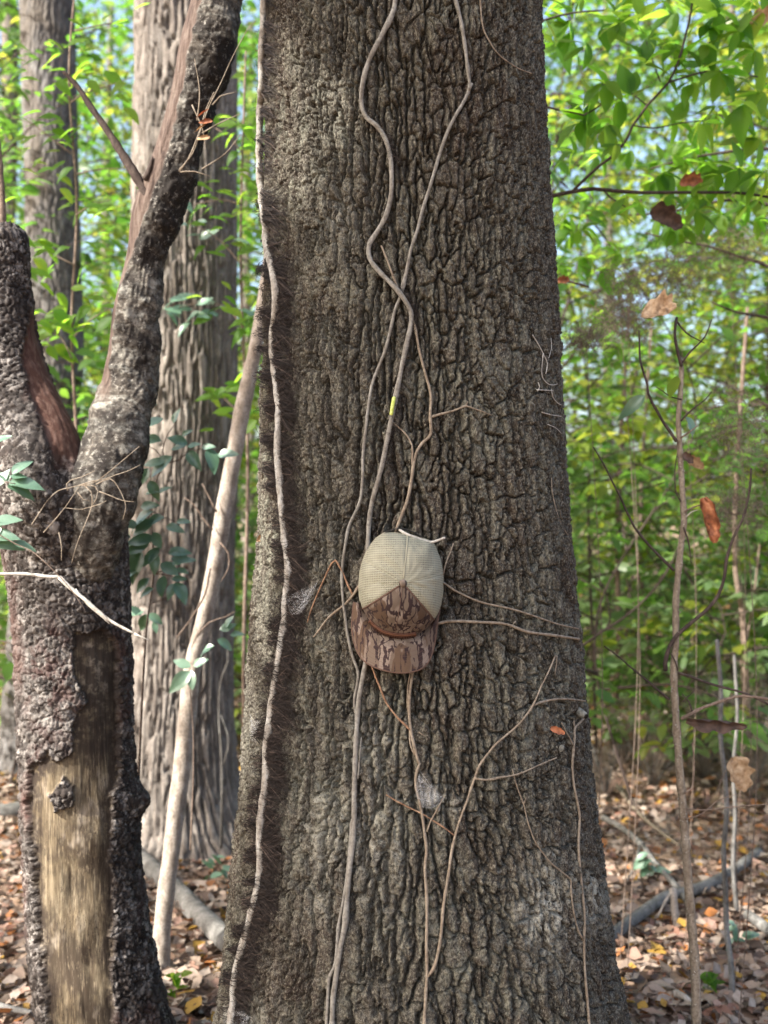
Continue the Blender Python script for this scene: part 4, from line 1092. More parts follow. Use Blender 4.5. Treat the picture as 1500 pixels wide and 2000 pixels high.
# ------------------------------------------------------------------ near sprays, each leaf an object
def img_dir(ang, tilt=0.0):
    """direction from an angle in the picture plane (degrees, 0 right, 90 up) leaning tilt towards the viewer"""
    a = math.radians(ang)
    return np.array([math.cos(a) * math.cos(tilt), -math.sin(tilt), math.sin(a) * math.cos(tilt)])
def near_leaf(parent, x, y, d, L, ang, kind, mat, tilt=None, face=.55):
    tilt = random.uniform(-.35, .45) if tilt is None else tilt
    n = nrm(np.array([random.uniform(-.35, .35), -face + random.uniform(-.25, .25), .75 + random.uniform(-.3, .3)]))
    leaf_obj(parent, P(x, y, d), img_dir(ang, tilt), n, L / F * d, kind, mat)

# cool green spray in front of the ridged tree
sp1 = thing('leafy_sapling', 'slender sapling with cool green toothed leaves between dead tree and leaning sapling', 'sapling', P(262, 1760, 3.0))
a = Acc()
a.tube(PP([(262, 1790), (268, 1600), (276, 1400), (286, 1230), (300, 1120), (296, 1000), (308, 930), (322, 905)], 2.95), .0045, .0022, 5, .03, .1, 3)
a.build('stem', M['twig'], sp1)
for pts in ([(322, 905), (350, 898), (368, 884), (392, 876), (412, 878), (430, 885)], [(322, 905), (318, 880), (326, 850), (340, 830)], [(322, 905), (305, 880), (285, 868)], [(300, 1000), (320, 1010), (345, 1020)], [(300, 1120), (330, 1110), (360, 1090)], [(296, 1060), (275, 1050), (255, 1045)], [(290, 1180), (320, 1170), (345, 1150)], [(300, 1120), (335, 1125), (350, 1140)]):
    a = Acc(); a.tube(PP(pts, 2.93), .002, .001, 4, .02, .1); a.build('twig', M['twig'], sp1)
for (x, y, L, an, t) in [(305, 790, 54, 175, .1), (318, 818, 66, 198, .1), (338, 826, 34, 70, .1), (356, 852, 26, 40, .1), (315, 862, 56, 172, .1), (366, 866, 44, 160, .45), (366, 866, 38, 200, .1), (366, 872, 32, 12, .3), (368, 882, 48, -52, .5), (394, 874, 30, 8, .3), (408, 876, 58, -70, .35), (426, 888, 46, 6, .35), (336, 892, 62, 215, .1), (322, 900, 46, 190, .1), (290, 915, 40, 240, .2),
                         (292, 940, 44, 300, .2), (285, 965, 30, 20, .2), (310, 962, 30, 30, .2), (275, 990, 40, 10, .2), (300, 1000, 62, 205, .1), (320, 1010, 50, 195, .1), (300, 1015, 54, 215, .3), (325, 1028, 40, 350, .2), (345, 1020, 30, 10, .2), (300, 1050, 60, 190, .1), (290, 1060, 56, 205, .3), (300, 1040, 44, -60, .5), (310, 1070, 52, 230, .3), (275, 1075, 70, 250, .3), (300, 1080, 46, 280, .4),
                         (330, 1080, 46, 10, .2), (335, 1090, 48, -5, .1), (335, 1100, 52, 15, .1), (315, 1100, 50, 330, .4), (320, 1125, 44, 260, .3), (345, 1110, 30, -20, .3), (335, 1130, 34, 0, .1), (342, 1140, 38, 245, .5), (344, 1138, 54, -55, .5), (300, 1150, 34, 200, .2), (270, 1110, 40, 215, .3), (255, 1050, 28, 160, .2), (265, 1060, 40, 190, .2), (268, 1030, 36, 150, .2), (290, 1130, 40, 225, .2), (312, 1140, 30, 280, .3)]:
    near_leaf(sp1, x, y, 2.92, L * .95, an, 'broad', 'leafcool', t, .75)
# small cool green leaves low by the leaning pole
sp2 = thing('leafy_sapling', 'small seedling with few drooping leaves low in front of the ridged tree', 'sapling', P(372, 1640, 3.1))
a = Acc(); a.tube(PP([(372, 1660), (378, 1500), (376, 1400), (368, 1320), (372, 1300)], 3.2), .003, .0015, 5, .03, .1); a.build('stem', M['twig'], sp2)
for (x, y, L, an) in [(372, 1302, 38, 160), (378, 1300, 34, 30), (370, 1312, 56, 225), (372, 1310, 40, -80), (280, 1195, 32, 190), (285, 1200, 40, 250), (290, 1200, 34, 330), (300, 1215, 24, 290), (276, 1200, 30, 140), (430, 1230, 34, 20), (425, 1250, 40, 330), (418, 1262, 34, 200), (440, 1225, 30, 60), (450, 1240, 30, 10)]:
    near_leaf(sp2, x, y, 3.15, L, an, 'broad', 'leafcool', None, .7)
# leaves entering at the left edge
sp3 = thing('leafy_sapling', 'cool green sapling branch entering at the left edge before the dead tree', 'sapling', P(-140, 1500, 2.35))
a = Acc(); a.tube(PP([(-150, 1700), (-140, 1400), (-120, 1150), (-80, 1010)], 2.35), .006, .003, 6, .03, .1); a.build('stem', M['twig'], sp3)
for pts in ([(-80, 1010), (-30, 1030), (0, 1045), (30, 1062), (60, 1075), (90, 1100), (120, 1130), (145, 1160), (165, 1190)], [(-100, 1080), (-60, 950), (-10, 940), (30, 945)], [(-60, 950), (-40, 900), (-10, 870)], [(-80, 1020), (-40, 1000), (0, 1005)]):
    a = Acc(); a.tube(PP(pts, 2.4), .0018, .001, 4, .02, .1); a.build('twig', M['twig'], sp3)
for (x, y, L, an) in [(-20, 870, 44, 30), (24, 925, 42, 45), (20, 930, 30, 0), (15, 950, 52, -15), (18, 945, 60, 5), (-6, 950, 40, 60), (-14, 1018, 52, 5), (-30, 1050, 62, 12), (-20, 1062, 60, 0), (26, 1060, 42, -15), (-10, 940, 40, 190), (-30, 1010, 50, 160), (-10, 1050, 34, 80), (16, 940, 34, 130)]:
    near_leaf(sp3, x, y, 2.42, L * 1.1, an, 'broad', 'leafcool', None, .7)
# bleached twig slung across the dead tree, and the wiry tangle in its fork
t1 = thing('hanging_branch', 'bleached bent branch slung across the dead tree from the left edge', 'branch', P(100, 1130, 2.42))
for pts, w0, w1 in (([(-120, 1118), (-40, 1122), (0, 1121), (50, 1121), (90, 1126), (116, 1127)], 6, 7), ([(116, 1127), (135, 1146), (165, 1170), (190, 1192), (215, 1212), (240, 1226), (262, 1237)], 9, 5), ([(262, 1237), (276, 1244), (290, 1250)], 4.5, 2), ([(148, 1150), (170, 1180), (200, 1205), (214, 1218)], 2, 3)):
    a = Acc(); a.tube(PP(pts, 2.45), w0 / 2 / F * 2.45, w1 / 2 / F * 2.45, 7, .012, .2, 9); a.build('twig', M['paletwig'], t1)
t2 = thing('wiry_twigs', 'tangle of wiry pale twigs across the fork of the dead tree', 'twigs', P(150, 948, 2.42))
for pts in ([(62, 1025), (78, 1000), (95, 975), (115, 958), (135, 953), (155, 948), (185, 942), (215, 920), (245, 895), (272, 872)], [(85, 1040), (105, 1018), (128, 990), (145, 965), (155, 950)], [(155, 948), (180, 940), (205, 936), (225, 928), (250, 920), (274, 908)], [(158, 948), (178, 948), (186, 950), (192, 960), (188, 975), (178, 990), (160, 995), (128, 992)], [(165, 948), (178, 960), (180, 985), (170, 1015), (155, 1050), (145, 1080), (140, 1100)], [(188, 946), (215, 935), (230, 950), (240, 970), (246, 990), (240, 1015)],
            [(132, 958), (130, 945), (138, 938), (158, 932), (185, 920)], [(194, 960), (215, 968), (240, 978), (262, 980)], [(152, 962), (162, 975), (175, 978)], [(115, 1040), (120, 1065), (120, 1095)], [(178, 990), (195, 985), (208, 978)]):
    a = Acc(); a.tube(PP(pts, 2.44), .0016, .0008, 5, .012, .15, 10); a.build('twig', M['tanvine'], t2)
t3 = thing('wiry_twigs', 'pale straight twigs with rust leaf scraps caught on the right limb of the dead tree', 'twigs', P(350, 335, 2.5))
for pts in ([(350, 335), (368, 310), (385, 270), (400, 230), (412, 200), (430, 165), (455, 110), (485, 55), (500, 40)], [(350, 332), (376, 300), (390, 262)], [(390, 262), (402, 215), (418, 180)], [(352, 336), (380, 335), (410, 345)], [(395, 260), (430, 240), (470, 222)], [(415, 205), (430, 188), (462, 180)], [(385, 235), (390, 180), (380, 115)], [(375, 205), (395, 250), (402, 290)], [(395, 330), (440, 300), (470, 262)]):
    a = Acc(); a.tube(PP(pts, 2.53), .0020, .0009, 5, .015, .15, 12); a.build('twig', M['tanvine'], t3)
for x, y, an in ((395, 222, 1), (402, 238, 2), (392, 250, 3), (398, 270, 4)):
    c = P(x, y, 2.51)
    curled_leaf('leaf_scrap', None, None, c, np.array([.03, 0, .02 * (an % 2)]), np.array([.008, .004, .010]), np.array([0, -.012, 0]), 1.3, M['deadrust'] if an < 3 else M['deadtan'], an, t3, 8, 6)

# bright broad leaves at the upper right: a tree just behind the big trunk
def palm(parent, x, y, d, L, ang, mat='leafbright', n=5, kind='broad'):
    """compound leaf: n leaflets fanned from one point"""
    tilt0 = random.uniform(-.1, .4)
    for i in range(n):
        k = i - (n - 1) / 2
        near_leaf(parent, x + random.uniform(-4, 4) - abs(k) * 3 * math.cos(math.radians(ang)), y + random.uniform(-4, 4) + abs(k) * 3 * math.sin(math.radians(ang)), d + random.uniform(-.03, .03), .98 * L * (1 - .12 * abs(k)) * random.uniform(.9, 1.1), ang + k * 42 + random.uniform(-10, 10), kind, mat, tilt0 + random.uniform(-.2, .2), .25)
hk = thing('broadleaf_tree', 'young tree behind the big trunk with bright broad leaves overhanging upper right', 'tree', P(1010, 1900, 3.3))
a = Acc(); a.tube(PP([(1010, 1960), (1004, 1500), (1012, 1000), (1006, 600), (1016, 300), (1010, 0), (1020, -300)], 3.3), .030, .016, 8, .06, .05, 5); a.build('trunk', M['darktwig'], hk)
BRN = [([(1012, 400), (1050, 390), (1077, 383), (1120, 374), (1159, 369), (1204, 373), (1250, 376), (1300, 376), (1355, 376), (1428, 376), (1470, 380), (1520, 388)], 9, 5), ([(1120, 372), (1145, 347), (1169, 325), (1190, 310), (1208, 294), (1225, 270), (1236, 245), (1250, 226), (1264, 206), (1285, 184), (1306, 161), (1325, 120), (1337, 77), (1350, 20), (1356, -40)], 6, 4),
       ([(1180, 372), (1190, 384), (1204, 394), (1222, 404)], 4, 2.5), ([(1010, 200), (1050, 205), (1080, 212), (1110, 218), (1140, 225), (1180, 200)], 5, 3), ([(1010, 60), (1060, 40), (1120, 25), (1180, 20)], 5, 3), ([(1306, 161), (1340, 150), (1380, 140), (1430, 142), (1480, 150)], 4, 3), ([(1264, 206), (1230, 180), (1200, 165), (1170, 165)], 3, 2),
       ([(1290, 160), (1275, 120), (1262, 80)], 3, 2), ([(1236, 245), (1280, 250), (1330, 240), (1380, 235)], 3, 2), ([(1040, 560), (1085, 545), (1120, 552), (1150, 560)], 6, 4)]
for pts, w0, w1 in BRN:
    a = Acc(); a.tube(PP(pts, 3.22), w0 / 2 / F * 3.22, w1 / 2 / F * 3.22, 6, .03, .15, 4); a.build('branch', M['darktwig'], hk)
for (x, y, L, an, n) in [(1070, 30, 62, 10, 3), (1110, 40, 78, 200, 5), (1112, 70, 70, 260, 3), (1140, 90, 66, 230, 3), (1180, 165, 72, 220, 5), (1150, 200, 66, 200, 5), (1230, 180, 68, 110, 5), (1210, 200, 60, 260, 3), (1135, 235, 70, 210, 5), (1190, 245, 60, 240, 4), (1260, 120, 72, 80, 5), (1300, 150, 66, 30, 4), (1330, 130, 70, 60, 5), (1370, 130, 76, 20, 5), (1410, 140, 70, -60, 5),
                         (1440, 60, 78, 160, 5), (1470, 100, 74, 200, 5), (1480, 20, 80, 170, 5), (1400, 30, 74, 190, 5), (1350, 20, 74, 80, 5), (1310, 30, 66, 200, 4), (1250, 30, 62, 110, 4), (1200, 20, 60, 40, 4), (1180, 60, 60, 330, 3), (1480, 180, 76, 190, 5), (1450, 210, 70, 260, 5), (1400, 210, 66, 250, 4), (1370, 240, 66, 300, 4), (1320, 235, 60, 20, 5), (1470, 270, 76, 200, 5), (1440, 330, 80, 190, 5), (1490, 340, 76, 240, 5), (1400, 340, 60, 200, 4)]:
    palm(hk, x, y, 3.15 + random.uniform(-.12, .18), L, an, n=n)
for i in range(30):
    palm(hk, random.uniform(1075, 1500), random.uniform(-10, 420), 3.2 + random.uniform(-.2, .25), random.uniform(40, 62), random.choice((random.uniform(150, 230), random.uniform(-50, 40), random.uniform(240, 300))), n=random.choice((3, 4, 5)))
hk2 = thing('broadleaf_tree', 'darker broad leaved tree at the right edge below the long horizontal branch', 'tree', P(1560, 1760, 4.0))
a = Acc(); a.tube(PP([(1560, 1800), (1556, 1400), (1566, 1000), (1560, 600), (1570, 200), (1566, -100)], 4.0), .035, .018, 8, .08, .05, 5); a.build('trunk', M['darktwig'], hk2)
for pts in ([(1560, 560), (1500, 520), (1440, 500), (1380, 480), (1320, 470), (1260, 455)], [(1562, 420), (1500, 400), (1430, 390), (1370, 400), (1300, 415), (1230, 420)], [(1562, 640), (1500, 620), (1440, 610), (1390, 590)], [(1562, 300), (1480, 290), (1400, 300), (1340, 310), (1270, 330)]):
    a = Acc(); a.tube(PP(pts, 3.9), .008, .003, 6, .04, .15, 4); a.build('branch', M['darktwig'], hk2)
for i in range(46):
    x = random.uniform(1090, 1560); y = random.gauss(420, 80) if x < 1350 else random.gauss(400, 115)
    palm(hk2, x, y, random.uniform(3.6, 4.3), random.uniform(38, 58), random.uniform(180, 360), n=random.choice((4, 5, 5)))
# bright yellow green spray over the far trees at left
sp4 = thing('leafy_sapling', 'sunlit yellow green sapling between the dead tree limbs', 'sapling', P(140, 1700, 3.9))
a = Acc(); a.tube(PP([(150, 1740), (146, 1300), (150, 900), (140, 640), (150, 400), (135, 150), (150, -60)], 3.9), .010, .004, 6, .05, .08, 6); a.build('stem', M['twig'], sp4)
for pts in ([(140, 700), (120, 660), (90, 640), (60, 630)], [(142, 660), (170, 630), (200, 610), (230, 600)], [(148, 420), (180, 400), (220, 390)], [(140, 300), (100, 270), (60, 240), (20, 230)], [(138, 200), (170, 180), (220, 165), (260, 150)], [(146, 60), (190, 50), (250, 40)], [(150, 520), (110, 500), (70, 480)], [(150, 340), (200, 330), (260, 330)]):
    a = Acc(); a.tube(PP(pts, 3.85), .003, .0015, 5, .03, .1); a.build('twig', M['twig'], sp4)
for i in range(150):
    cx, cy, sx, sy = random.choice(((140, 650, 45, 30), (200, 610, 30, 20), (80, 640, 30, 22), (190, 390, 40, 25), (60, 250, 45, 25), (200, 170, 50, 25), (200, 40, 60, 35), (90, 490, 40, 30), (150, 120, 40, 30), (120, 320, 40, 30)))
    near_leaf(sp4, random.gauss(cx, sx), random.gauss(cy, sy), 3.85 + random.uniform(-.15, .15), random.uniform(30, 50), random.choice((random.uniform(160, 225), random.uniform(-50, 25))), 'broad', 'leafbright', None, .5)
sp5 = thing('leafy_sapling', 'leafy sapling in front of the upper part of the ridged tree', 'sapling', P(470, 1700, 4.2))
a = Acc(); a.tube(PP([(480, 1760), (476, 1300), (484, 900), (470, 500), (480, 100)], 4.2), .010, .004, 6, .05, .08, 6); a.build('stem', M['twig'], sp5)
for pts in ([(478, 640), (440, 600), (400, 590), (350, 600)], [(474, 520), (430, 470), (380, 440), (340, 430)], [(474, 400), (430, 390), (380, 400)], [(480, 820), (450, 790), (420, 760)], [(474, 300), (450, 270), (420, 250)]):
    a = Acc(); a.tube(PP(pts, 4.1), .003, .0015, 5, .03, .1); a.build('twig', M['twig'], sp5)
for i in range(130):
    cx, cy, sx, sy = random.choice(((400, 590, 40, 20), (440, 600, 30, 25), (380, 440, 40, 25), (430, 400, 35, 25), (440, 470, 30, 30), (450, 780, 28, 30), (440, 270, 25, 40), (490, 350, 15, 80), (490, 650, 15, 90), (360, 600, 30, 15)))
    near_leaf(sp5, random.gauss(cx, sx), random.gauss(cy, sy), 4.1 + random.uniform(-.15, .15), random.uniform(28, 46), random.choice((random.uniform(160, 225), random.uniform(-50, 25))), 'broad', 'leafbright' if cx > 420 else 'leafcool', None, .5)
# ------------------------------------------------------------------ the thin bare sapling at right with its dead leaves
DR = 2.42
rs = thing('bare_sapling', 'thin nearly bare upright sapling right of the big trunk', 'sapling', P(1362, 2080, DR))
a = Acc()
a.tube(PP([(1372, 2240), (1362, 2080), (1360, 2000), (1359, 1925), (1355, 1850), (1347, 1756), (1340, 1662), (1334, 1580), (1325, 1475), (1319, 1381), (1316, 1306), (1320, 1247), (1320, 1177), (1324, 1125), (1330, 1065), (1336, 1020), (1334, 978), (1330, 915), (1327, 862), (1325, 817), (1329, 768), (1331, 715)], DR), .0125, .0058, 9, .010, .22, 3, knots=[(k / 14 + .03, .16, .006) for k in range(14)])
a.build('stem', M['tanvine'], rs)
for pts, w0, w1, mt in (([(1331, 715), (1322, 680), (1318, 650), (1322, 620)], 7, 5, 'darktwig'), ([(1321, 862), (1308, 842), (1295, 824), (1284, 804), (1273, 785), (1266, 768), (1264, 750), (1257, 728), (1250, 701), (1249, 670), (1248, 645)], 6.5, 3, 'darktwig'),
                        ([(1316, 1114), (1300, 1098), (1285, 1083), (1267, 1064), (1250, 1044), (1238, 1028), (1231, 1013), (1222, 995), (1215, 978), (1206, 960), (1197, 943), (1186, 920), (1176, 901), (1159, 873)], 6, 2.5, 'darktwig'),
                        ([(1300, 1310), (1299, 1296), (1308, 1262), (1323, 1240), (1340, 1225), (1355, 1212), (1375, 1196), (1393, 1177), (1404, 1160), (1411, 1142), (1416, 1120), (1418, 1097), (1424, 1074), (1432, 1051), (1443, 1028), (1453, 1006), (1460, 978), (1465, 950), (1467, 915)], 9, 4, 'darktwig'),
                        ([(1332, 708), (1340, 697), (1348, 687), (1362, 674), (1376, 659), (1384, 642), (1390, 624)], 4.5, 2, 'darktwig'), ([(1322, 628), (1340, 650), (1360, 662), (1376, 670)], 4, 2, 'darktwig'), ([(1330, 822), (1346, 805), (1362, 792), (1378, 780), (1390, 765)], 4, 2, 'darktwig'), ([(1330, 855), (1345, 845), (1362, 832)], 4, 2, 'twig'), ([(1331, 780), (1310, 775), (1292, 762), (1280, 755)], 3, 1.5, 'darktwig'),
                        ([(1325, 1314), (1350, 1322), (1377, 1332), (1410, 1342), (1445, 1351), (1475, 1363), (1510, 1380)], 6, 4, 'darktwig'), ([(1331, 1404), (1348, 1395), (1366, 1385), (1387, 1377), (1407, 1370), (1428, 1363), (1449, 1359), (1480, 1362), (1515, 1368)], 8, 5, 'twig'), ([(1308, 1366), (1290, 1352), (1272, 1336), (1250, 1318), (1227, 1299), (1205, 1280), (1180, 1262)], 5, 2.5, 'darktwig'),
                        ([(1336, 1000), (1355, 990), (1375, 985)], 3.5, 2, 'twig'), ([(1340, 1010), (1350, 1000), (1362, 996)], 3, 1.5, 'paletwig'), ([(1330, 980), (1320, 960), (1318, 920), (1322, 890)], 3, 2, 'darktwig'), ([(1335, 1030), (1345, 1060), (1350, 1100)], 3.5, 2, 'darktwig'), ([(1324, 1310), (1318, 1290), (1305, 1270)], 3, 2, 'darktwig'), ([(1333, 1370), (1350, 1355), (1362, 1340)], 3, 1.5, 'darktwig'), ([(1352, 1390), (1345, 1370), (1332, 1355)], 3.5, 2, 'darktwig'),
                        ([(1337, 1550), (1350, 1540), (1356, 1500), (1352, 1450)], 3.5, 2, 'twig'), ([(1341, 1580), (1380, 1582), (1440, 1575), (1510, 1570)], 3, 2, 'twig'), ([(1338, 1600), (1370, 1590), (1400, 1565), (1440, 1550)], 3, 1.5, 'twig')):
    a = Acc(); a.tube(PP(pts, DR - .01), w0 / 2 / F * DR, w1 / 2 / F * DR, 6, .012, .2, 6); a.build('branch', M[mt], rs)
# bumps and lenticels along the stem
a = Acc()
for k in range(70):
    y = random.uniform(900, 2000); x = np.interp(y, [900, 1020, 1125, 1247, 1306, 1475, 1662, 1850, 2000], [1329, 1336, 1324, 1320, 1316, 1325, 1340, 1355, 1360]) + random.uniform(-8, 8)
    p = P(x, y, DR - .011); a.tube([p, p + np.array([random.uniform(-.004, .004), -.003, random.uniform(-.002, .004)])], .0012, .0006, 4, .01)
a.build('lenticels', M['paletwig'], rs)['kind'] = 'stuff'
p = P(1262, 772, DR)
leaf_obj(rs, P(1258, 773, DR), img_dir(219, .1), nrm([.3, -.8, .5]), .078, 'narrow', 'leafcool')
leaf_obj(rs, P(1322, 735, DR), img_dir(245, .3), nrm([-.6, -.6, .5]), .062, 'broad', 'leafbright')
leaf_obj(rs, P(1340, 815, DR), img_dir(300, .3), nrm([.3, -.6, .5]), .05, 'broad', 'leafcool')
curled_leaf('dead_leaf', 'big tan curled dead leaf at the top of the bare sapling', 'leaf', P(1286, 607, DR - .03), np.array([.085, .01, .02]), np.array([-.012, -.02, -.036]), np.array([.012, -.035, .028]), 1.0, M['deadtan'], 12, None, 24, 16)
curled_leaf('dead_leaf', 'crumpled rust brown dead leaf hanging right of the bare sapling stem', 'leaf', P(1384, 1016, DR - .02), np.array([.030, .0, -.105]), np.array([.026, -.012, .012]), np.array([.004, -.034, 0]), 2.1, M['deadrust'], 15, None, 24, 16)
curled_leaf('dead_leaf', 'folded tan dead leaf hanging low near the right edge', 'leaf', P(1443, 1512, 2.9), np.array([.034, .0, -.098]), np.array([-.040, -.010, -.012]), np.array([.01, -.032, .005]), .9, M['deadtan'], 17, None, 20, 14)
curled_leaf('dead_leaf', 'small dark brown dead leaf against the bare sapling stem', 'leaf', P(1344, 895, DR - .01), np.array([.024, 0, -.022]), np.array([.008, 0, .010]), np.array([0, -.012, 0]), 1.2, M['deaddark'], 19, None, 12, 8)
curled_leaf('dead_leaf', 'long dark shrivelled dead leaf below the right hand twigs of the bare sapling', 'leaf', P(1400, 1412, DR - .03), np.array([.142, 0, -.014]), np.array([.006, -.006, .020]), np.array([0, -.016, -.014]), 1.5, M['deaddark'], 21, None, 26, 12)
for (x, y, sz, lab, mt, sd, d) in ((1302, 428, .10, 'dark withered leaf cluster hanging below the long horizontal branch', 'deaddark', 23, 3.2), (1350, 355, .07, 'brown dead leaf lying on the long horizontal branch', 'deadrust', 25, 3.2), (1480, 45, .11, 'brown curled dead leaf among green leaves in the upper right corner', 'deadtan', 27, 3.3), (1358, 905, .05, 'blurred pinkish dead leaf right of the bare sapling', 'deadtan', 29, 2.9), (1100, 548, .04, 'pinkish dead leaf on a dark twig right of the big trunk', 'deadrust', 31, 3.2), (520, 1045, .04, 'olive dead leaf scrap on the left edge of the big trunk', 'deadtan', 33, 2.2), (232, 1135, .05, 'pale pinkish dead leaf between dead tree and ridged tree', 'deadtan', 34, 3.0)):
    curled_leaf('dead_leaf', lab, 'leaf', P(x, y, d), np.array([sz, 0, -.5 * sz * (sd % 3 - 1)]), np.array([.1 * sz, -.2 * sz, .36 * sz]), np.array([0, -.35 * sz, .1 * sz]), 1.3, M[mt], sd, None, 16, 10)
a = Acc(); a.tube(PP([(1400, 1545), (1418, 1505), (1436, 1478), (1441, 1484)], 2.9), .0014, .0009, 5, .02, .1); o = a.build('dead_stalk', M['twig']); tag(o, 'thin stalk holding the folded tan dead leaf low near the right edge', 'stalk')
# dry feathery seed heads
b = NB('dry_feathery_plant'); M['dry'] = b.done(b.prin(b.ramp(b.attr('tint'), [(0, (.09, .07, .052)), (1, (.21, .17, .13))]), .9, .1))
def plume(x, y, d, w, h, lab, n=900):
    base = P(x + random.uniform(-20, 20), 1000 + 1.5 * F / d + 30, d)
    r = thing('dry_plume', lab, 'dry plant', base, 'dry feathery plants at right')
    top = P(x, y, d)
    a = Acc(); a.tube([base, (base + top) / 2 + np.array([.05, 0, 0]), P(x, y + h * .4, d), top - np.array([0, 0, h / F * d * -.3])], .0018, .0008, 5, .05, .1); a.build('stem', M['twig'], r)
    s = d / F
    c = top + RNG.normal(size=(n, 3)) * np.array([w * s * .42, w * s * .3, h * s * .42])
    dv = RNG.normal(size=(n, 3)) * np.array([1, 1, .6]) + np.array([0, 0, .7]); L = RNG.uniform(.012, .035, n)
    dv /= np.linalg.norm(dv, axis=1)[:, None]
    ribbons(c, c + dv * L[:, None] * .5 + RNG.normal(size=(n, 3)) * .004, c + dv * L[:, None], .0016, 'fluff', M['dry'], r)
for i, (x, y, d, w, h, lab) in enumerate(((1225, 560, 3.4, 90, 90, 'dry brown feathery plume left of the big tan dead leaf'), (1325, 545, 3.5, 80, 70, 'dry brown feathery plume just right of the big tan dead leaf'), (1215, 630, 3.3, 70, 60, 'low dry feathery plume left of the bare sapling top'), (1146, 665, 3.0, 44, 30, 'small dry feathery tuft near the right edge of the trunk'), (1425, 490, 3.8, 80, 60, 'dry feathery plume near the right edge below the green branch'),
                                        (1450, 840, 2.9, 110, 110, 'large dry feathery plume at the right edge above the rust leaf'), (1440, 1000, 3.2, 90, 70, 'thin dry feathery haze of stems right of the rust leaf'), )):
    plume(x, y, d, w, h, lab, 700 if w < 60 else 1300)

# ------------------------------------------------------------------ fallen wood, stakes and thin stems at right
def wood(name, label, cat, segs, mat, loc_i=0, sides=8, bump=.15):
    p0 = P(*segs[0][0][loc_i]); r = thing(name, label, cat, p0)
    for i, (pts, w0, w1) in enumerate(segs):
        if name.startswith('fallen_'): pts = [(p[0], p[1], (CAM_H - .035) * F / (p[1] - 1000)) for p in pts]
        q = np.array([P(*p) for p in pts]); d0 = pts[0][2]; d1 = pts[-1][2]
        a = Acc(); a.tube(q, w0 / 2 / F * d0, w1 / 2 / F * d1, sides, .03, bump, 31 + i); a.build('stem' if i == 0 else 'branch', M[mat], r)
    return r
wood('fallen_log', 'dark fallen log slanting up to the right at lower right', 'log', [([(1160, 1852, 3.62), (1190, 1831, 3.66), (1250, 1786, 3.85), (1302, 1752, 4.0), (1366, 1735, 4.1), (1419, 1709, 4.25), (1482, 1664, 4.5)], 26, 19)], 'log')
wood('fallen_branch', 'grey fallen branch leaning down right behind the bare sapling', 'branch', [([(1179, 1597, 5.0), (1215, 1618, 4.8), (1250, 1647, 4.6), (1278, 1684, 4.4), (1302, 1711, 4.25), (1329, 1740, 4.1), (1350, 1775, 3.9)], 12, 12), ([(1250, 1647, 4.6), (1240, 1690, 4.2), (1225, 1720, 4.1)], 6, 3)], 'log')
wood('fallen_branch', 'thin pale fallen stick above the grey branch at right', 'branch', [([(1195, 1518, 5.4), (1205, 1535, 5.3), (1240, 1580, 5.0), (1280, 1617, 4.7), (1325, 1650, 4.5)], 8, 6)], 'tanvine')
wood('wooden_stake', 'pale straight broken stick standing by the dark log', 'stick', [([(1314, 1735, 3.75), (1320, 1800, 3.72), (1325, 1850, 3.68), (1331, 1935, 3.60)], 14, 17), ([(1313, 1740, 3.75), (1300, 1760, 3.73), (1285, 1790, 3.7)], 7, 4)], 'smooth')
wood('fallen_branch', 'short pale stick on leaves at the foot of the standing stick', 'branch', [([(1320, 1940, 3.28), (1340, 1950, 3.2), (1352, 1962, 3.16)], 16, 12)], 'smooth')
wood('fallen_log', 'grey log end at the right edge in the leaves', 'log', [([(1460, 1786, 3.9), (1480, 1800, 3.8), (1510, 1822, 3.7), (1560, 1850, 3.6)], 20, 26)], 'log')
wood('fallen_log', 'thick grey log lying between leaning sapling and big trunk', 'log', [([(262, 1668, 4.55), (300, 1700, 4.35), (342, 1739, 4.1), (396, 1793, 3.85), (443, 1836, 3.65), (500, 1880, 3.5)], 36, 48)], 'log')
wood('fallen_log', 'grey log on the ground at the left edge', 'log', [([(-80, 1590, 5.3), (-20, 1588, 5.2), (30, 1584, 5.1), (80, 1570, 5.2)], 40, 30)], 'log')
wood('fallen_branch', 'bare grey stick on the leaves in the lower left corner', 'branch', [([(-30, 1955, 3.1), (20, 1970, 3.08), (60, 1978, 3.06), (92, 1990, 3.04)], 14, 10)], 'log')
wood('thin_stem', 'thin grey wavy sapling stem near the right edge', 'sapling', [([(1430, 1960, 3.15), (1428, 1887, 3.2), (1419, 1812, 3.3), (1417, 1737, 3.3), (1413, 1662, 3.3), (1419, 1587, 3.3), (1415, 1512, 3.3), (1407, 1437, 3.3), (1408, 1350, 3.3), (1400, 1250, 3.3)], 12, 8)], 'log')
wood('thin_stem', 'second thin stem behind the wavy grey one at right', 'sapling', [([(1440, 1790, 3.8), (1432, 1690, 3.8), (1436, 1590, 3.8), (1432, 1500, 3.8), (1440, 1400, 3.8), (1434, 1280, 3.8)], 9, 6)], 'log')
wood('thin_stem', 'thin grey forked stem beside the ridged tree base', 'sapling', [([(432, 1655, 4.4), (434, 1560, 4.3), (433, 1480, 4.3), (428, 1400, 4.3), (432, 1330, 4.3), (446, 1290, 4.3), (442, 1250, 4.3)], 7, 4), ([(434, 1500, 4.3), (446, 1460, 4.3), (444, 1430, 4.3), (430, 1395, 4.3)], 5, 3)], 'log')
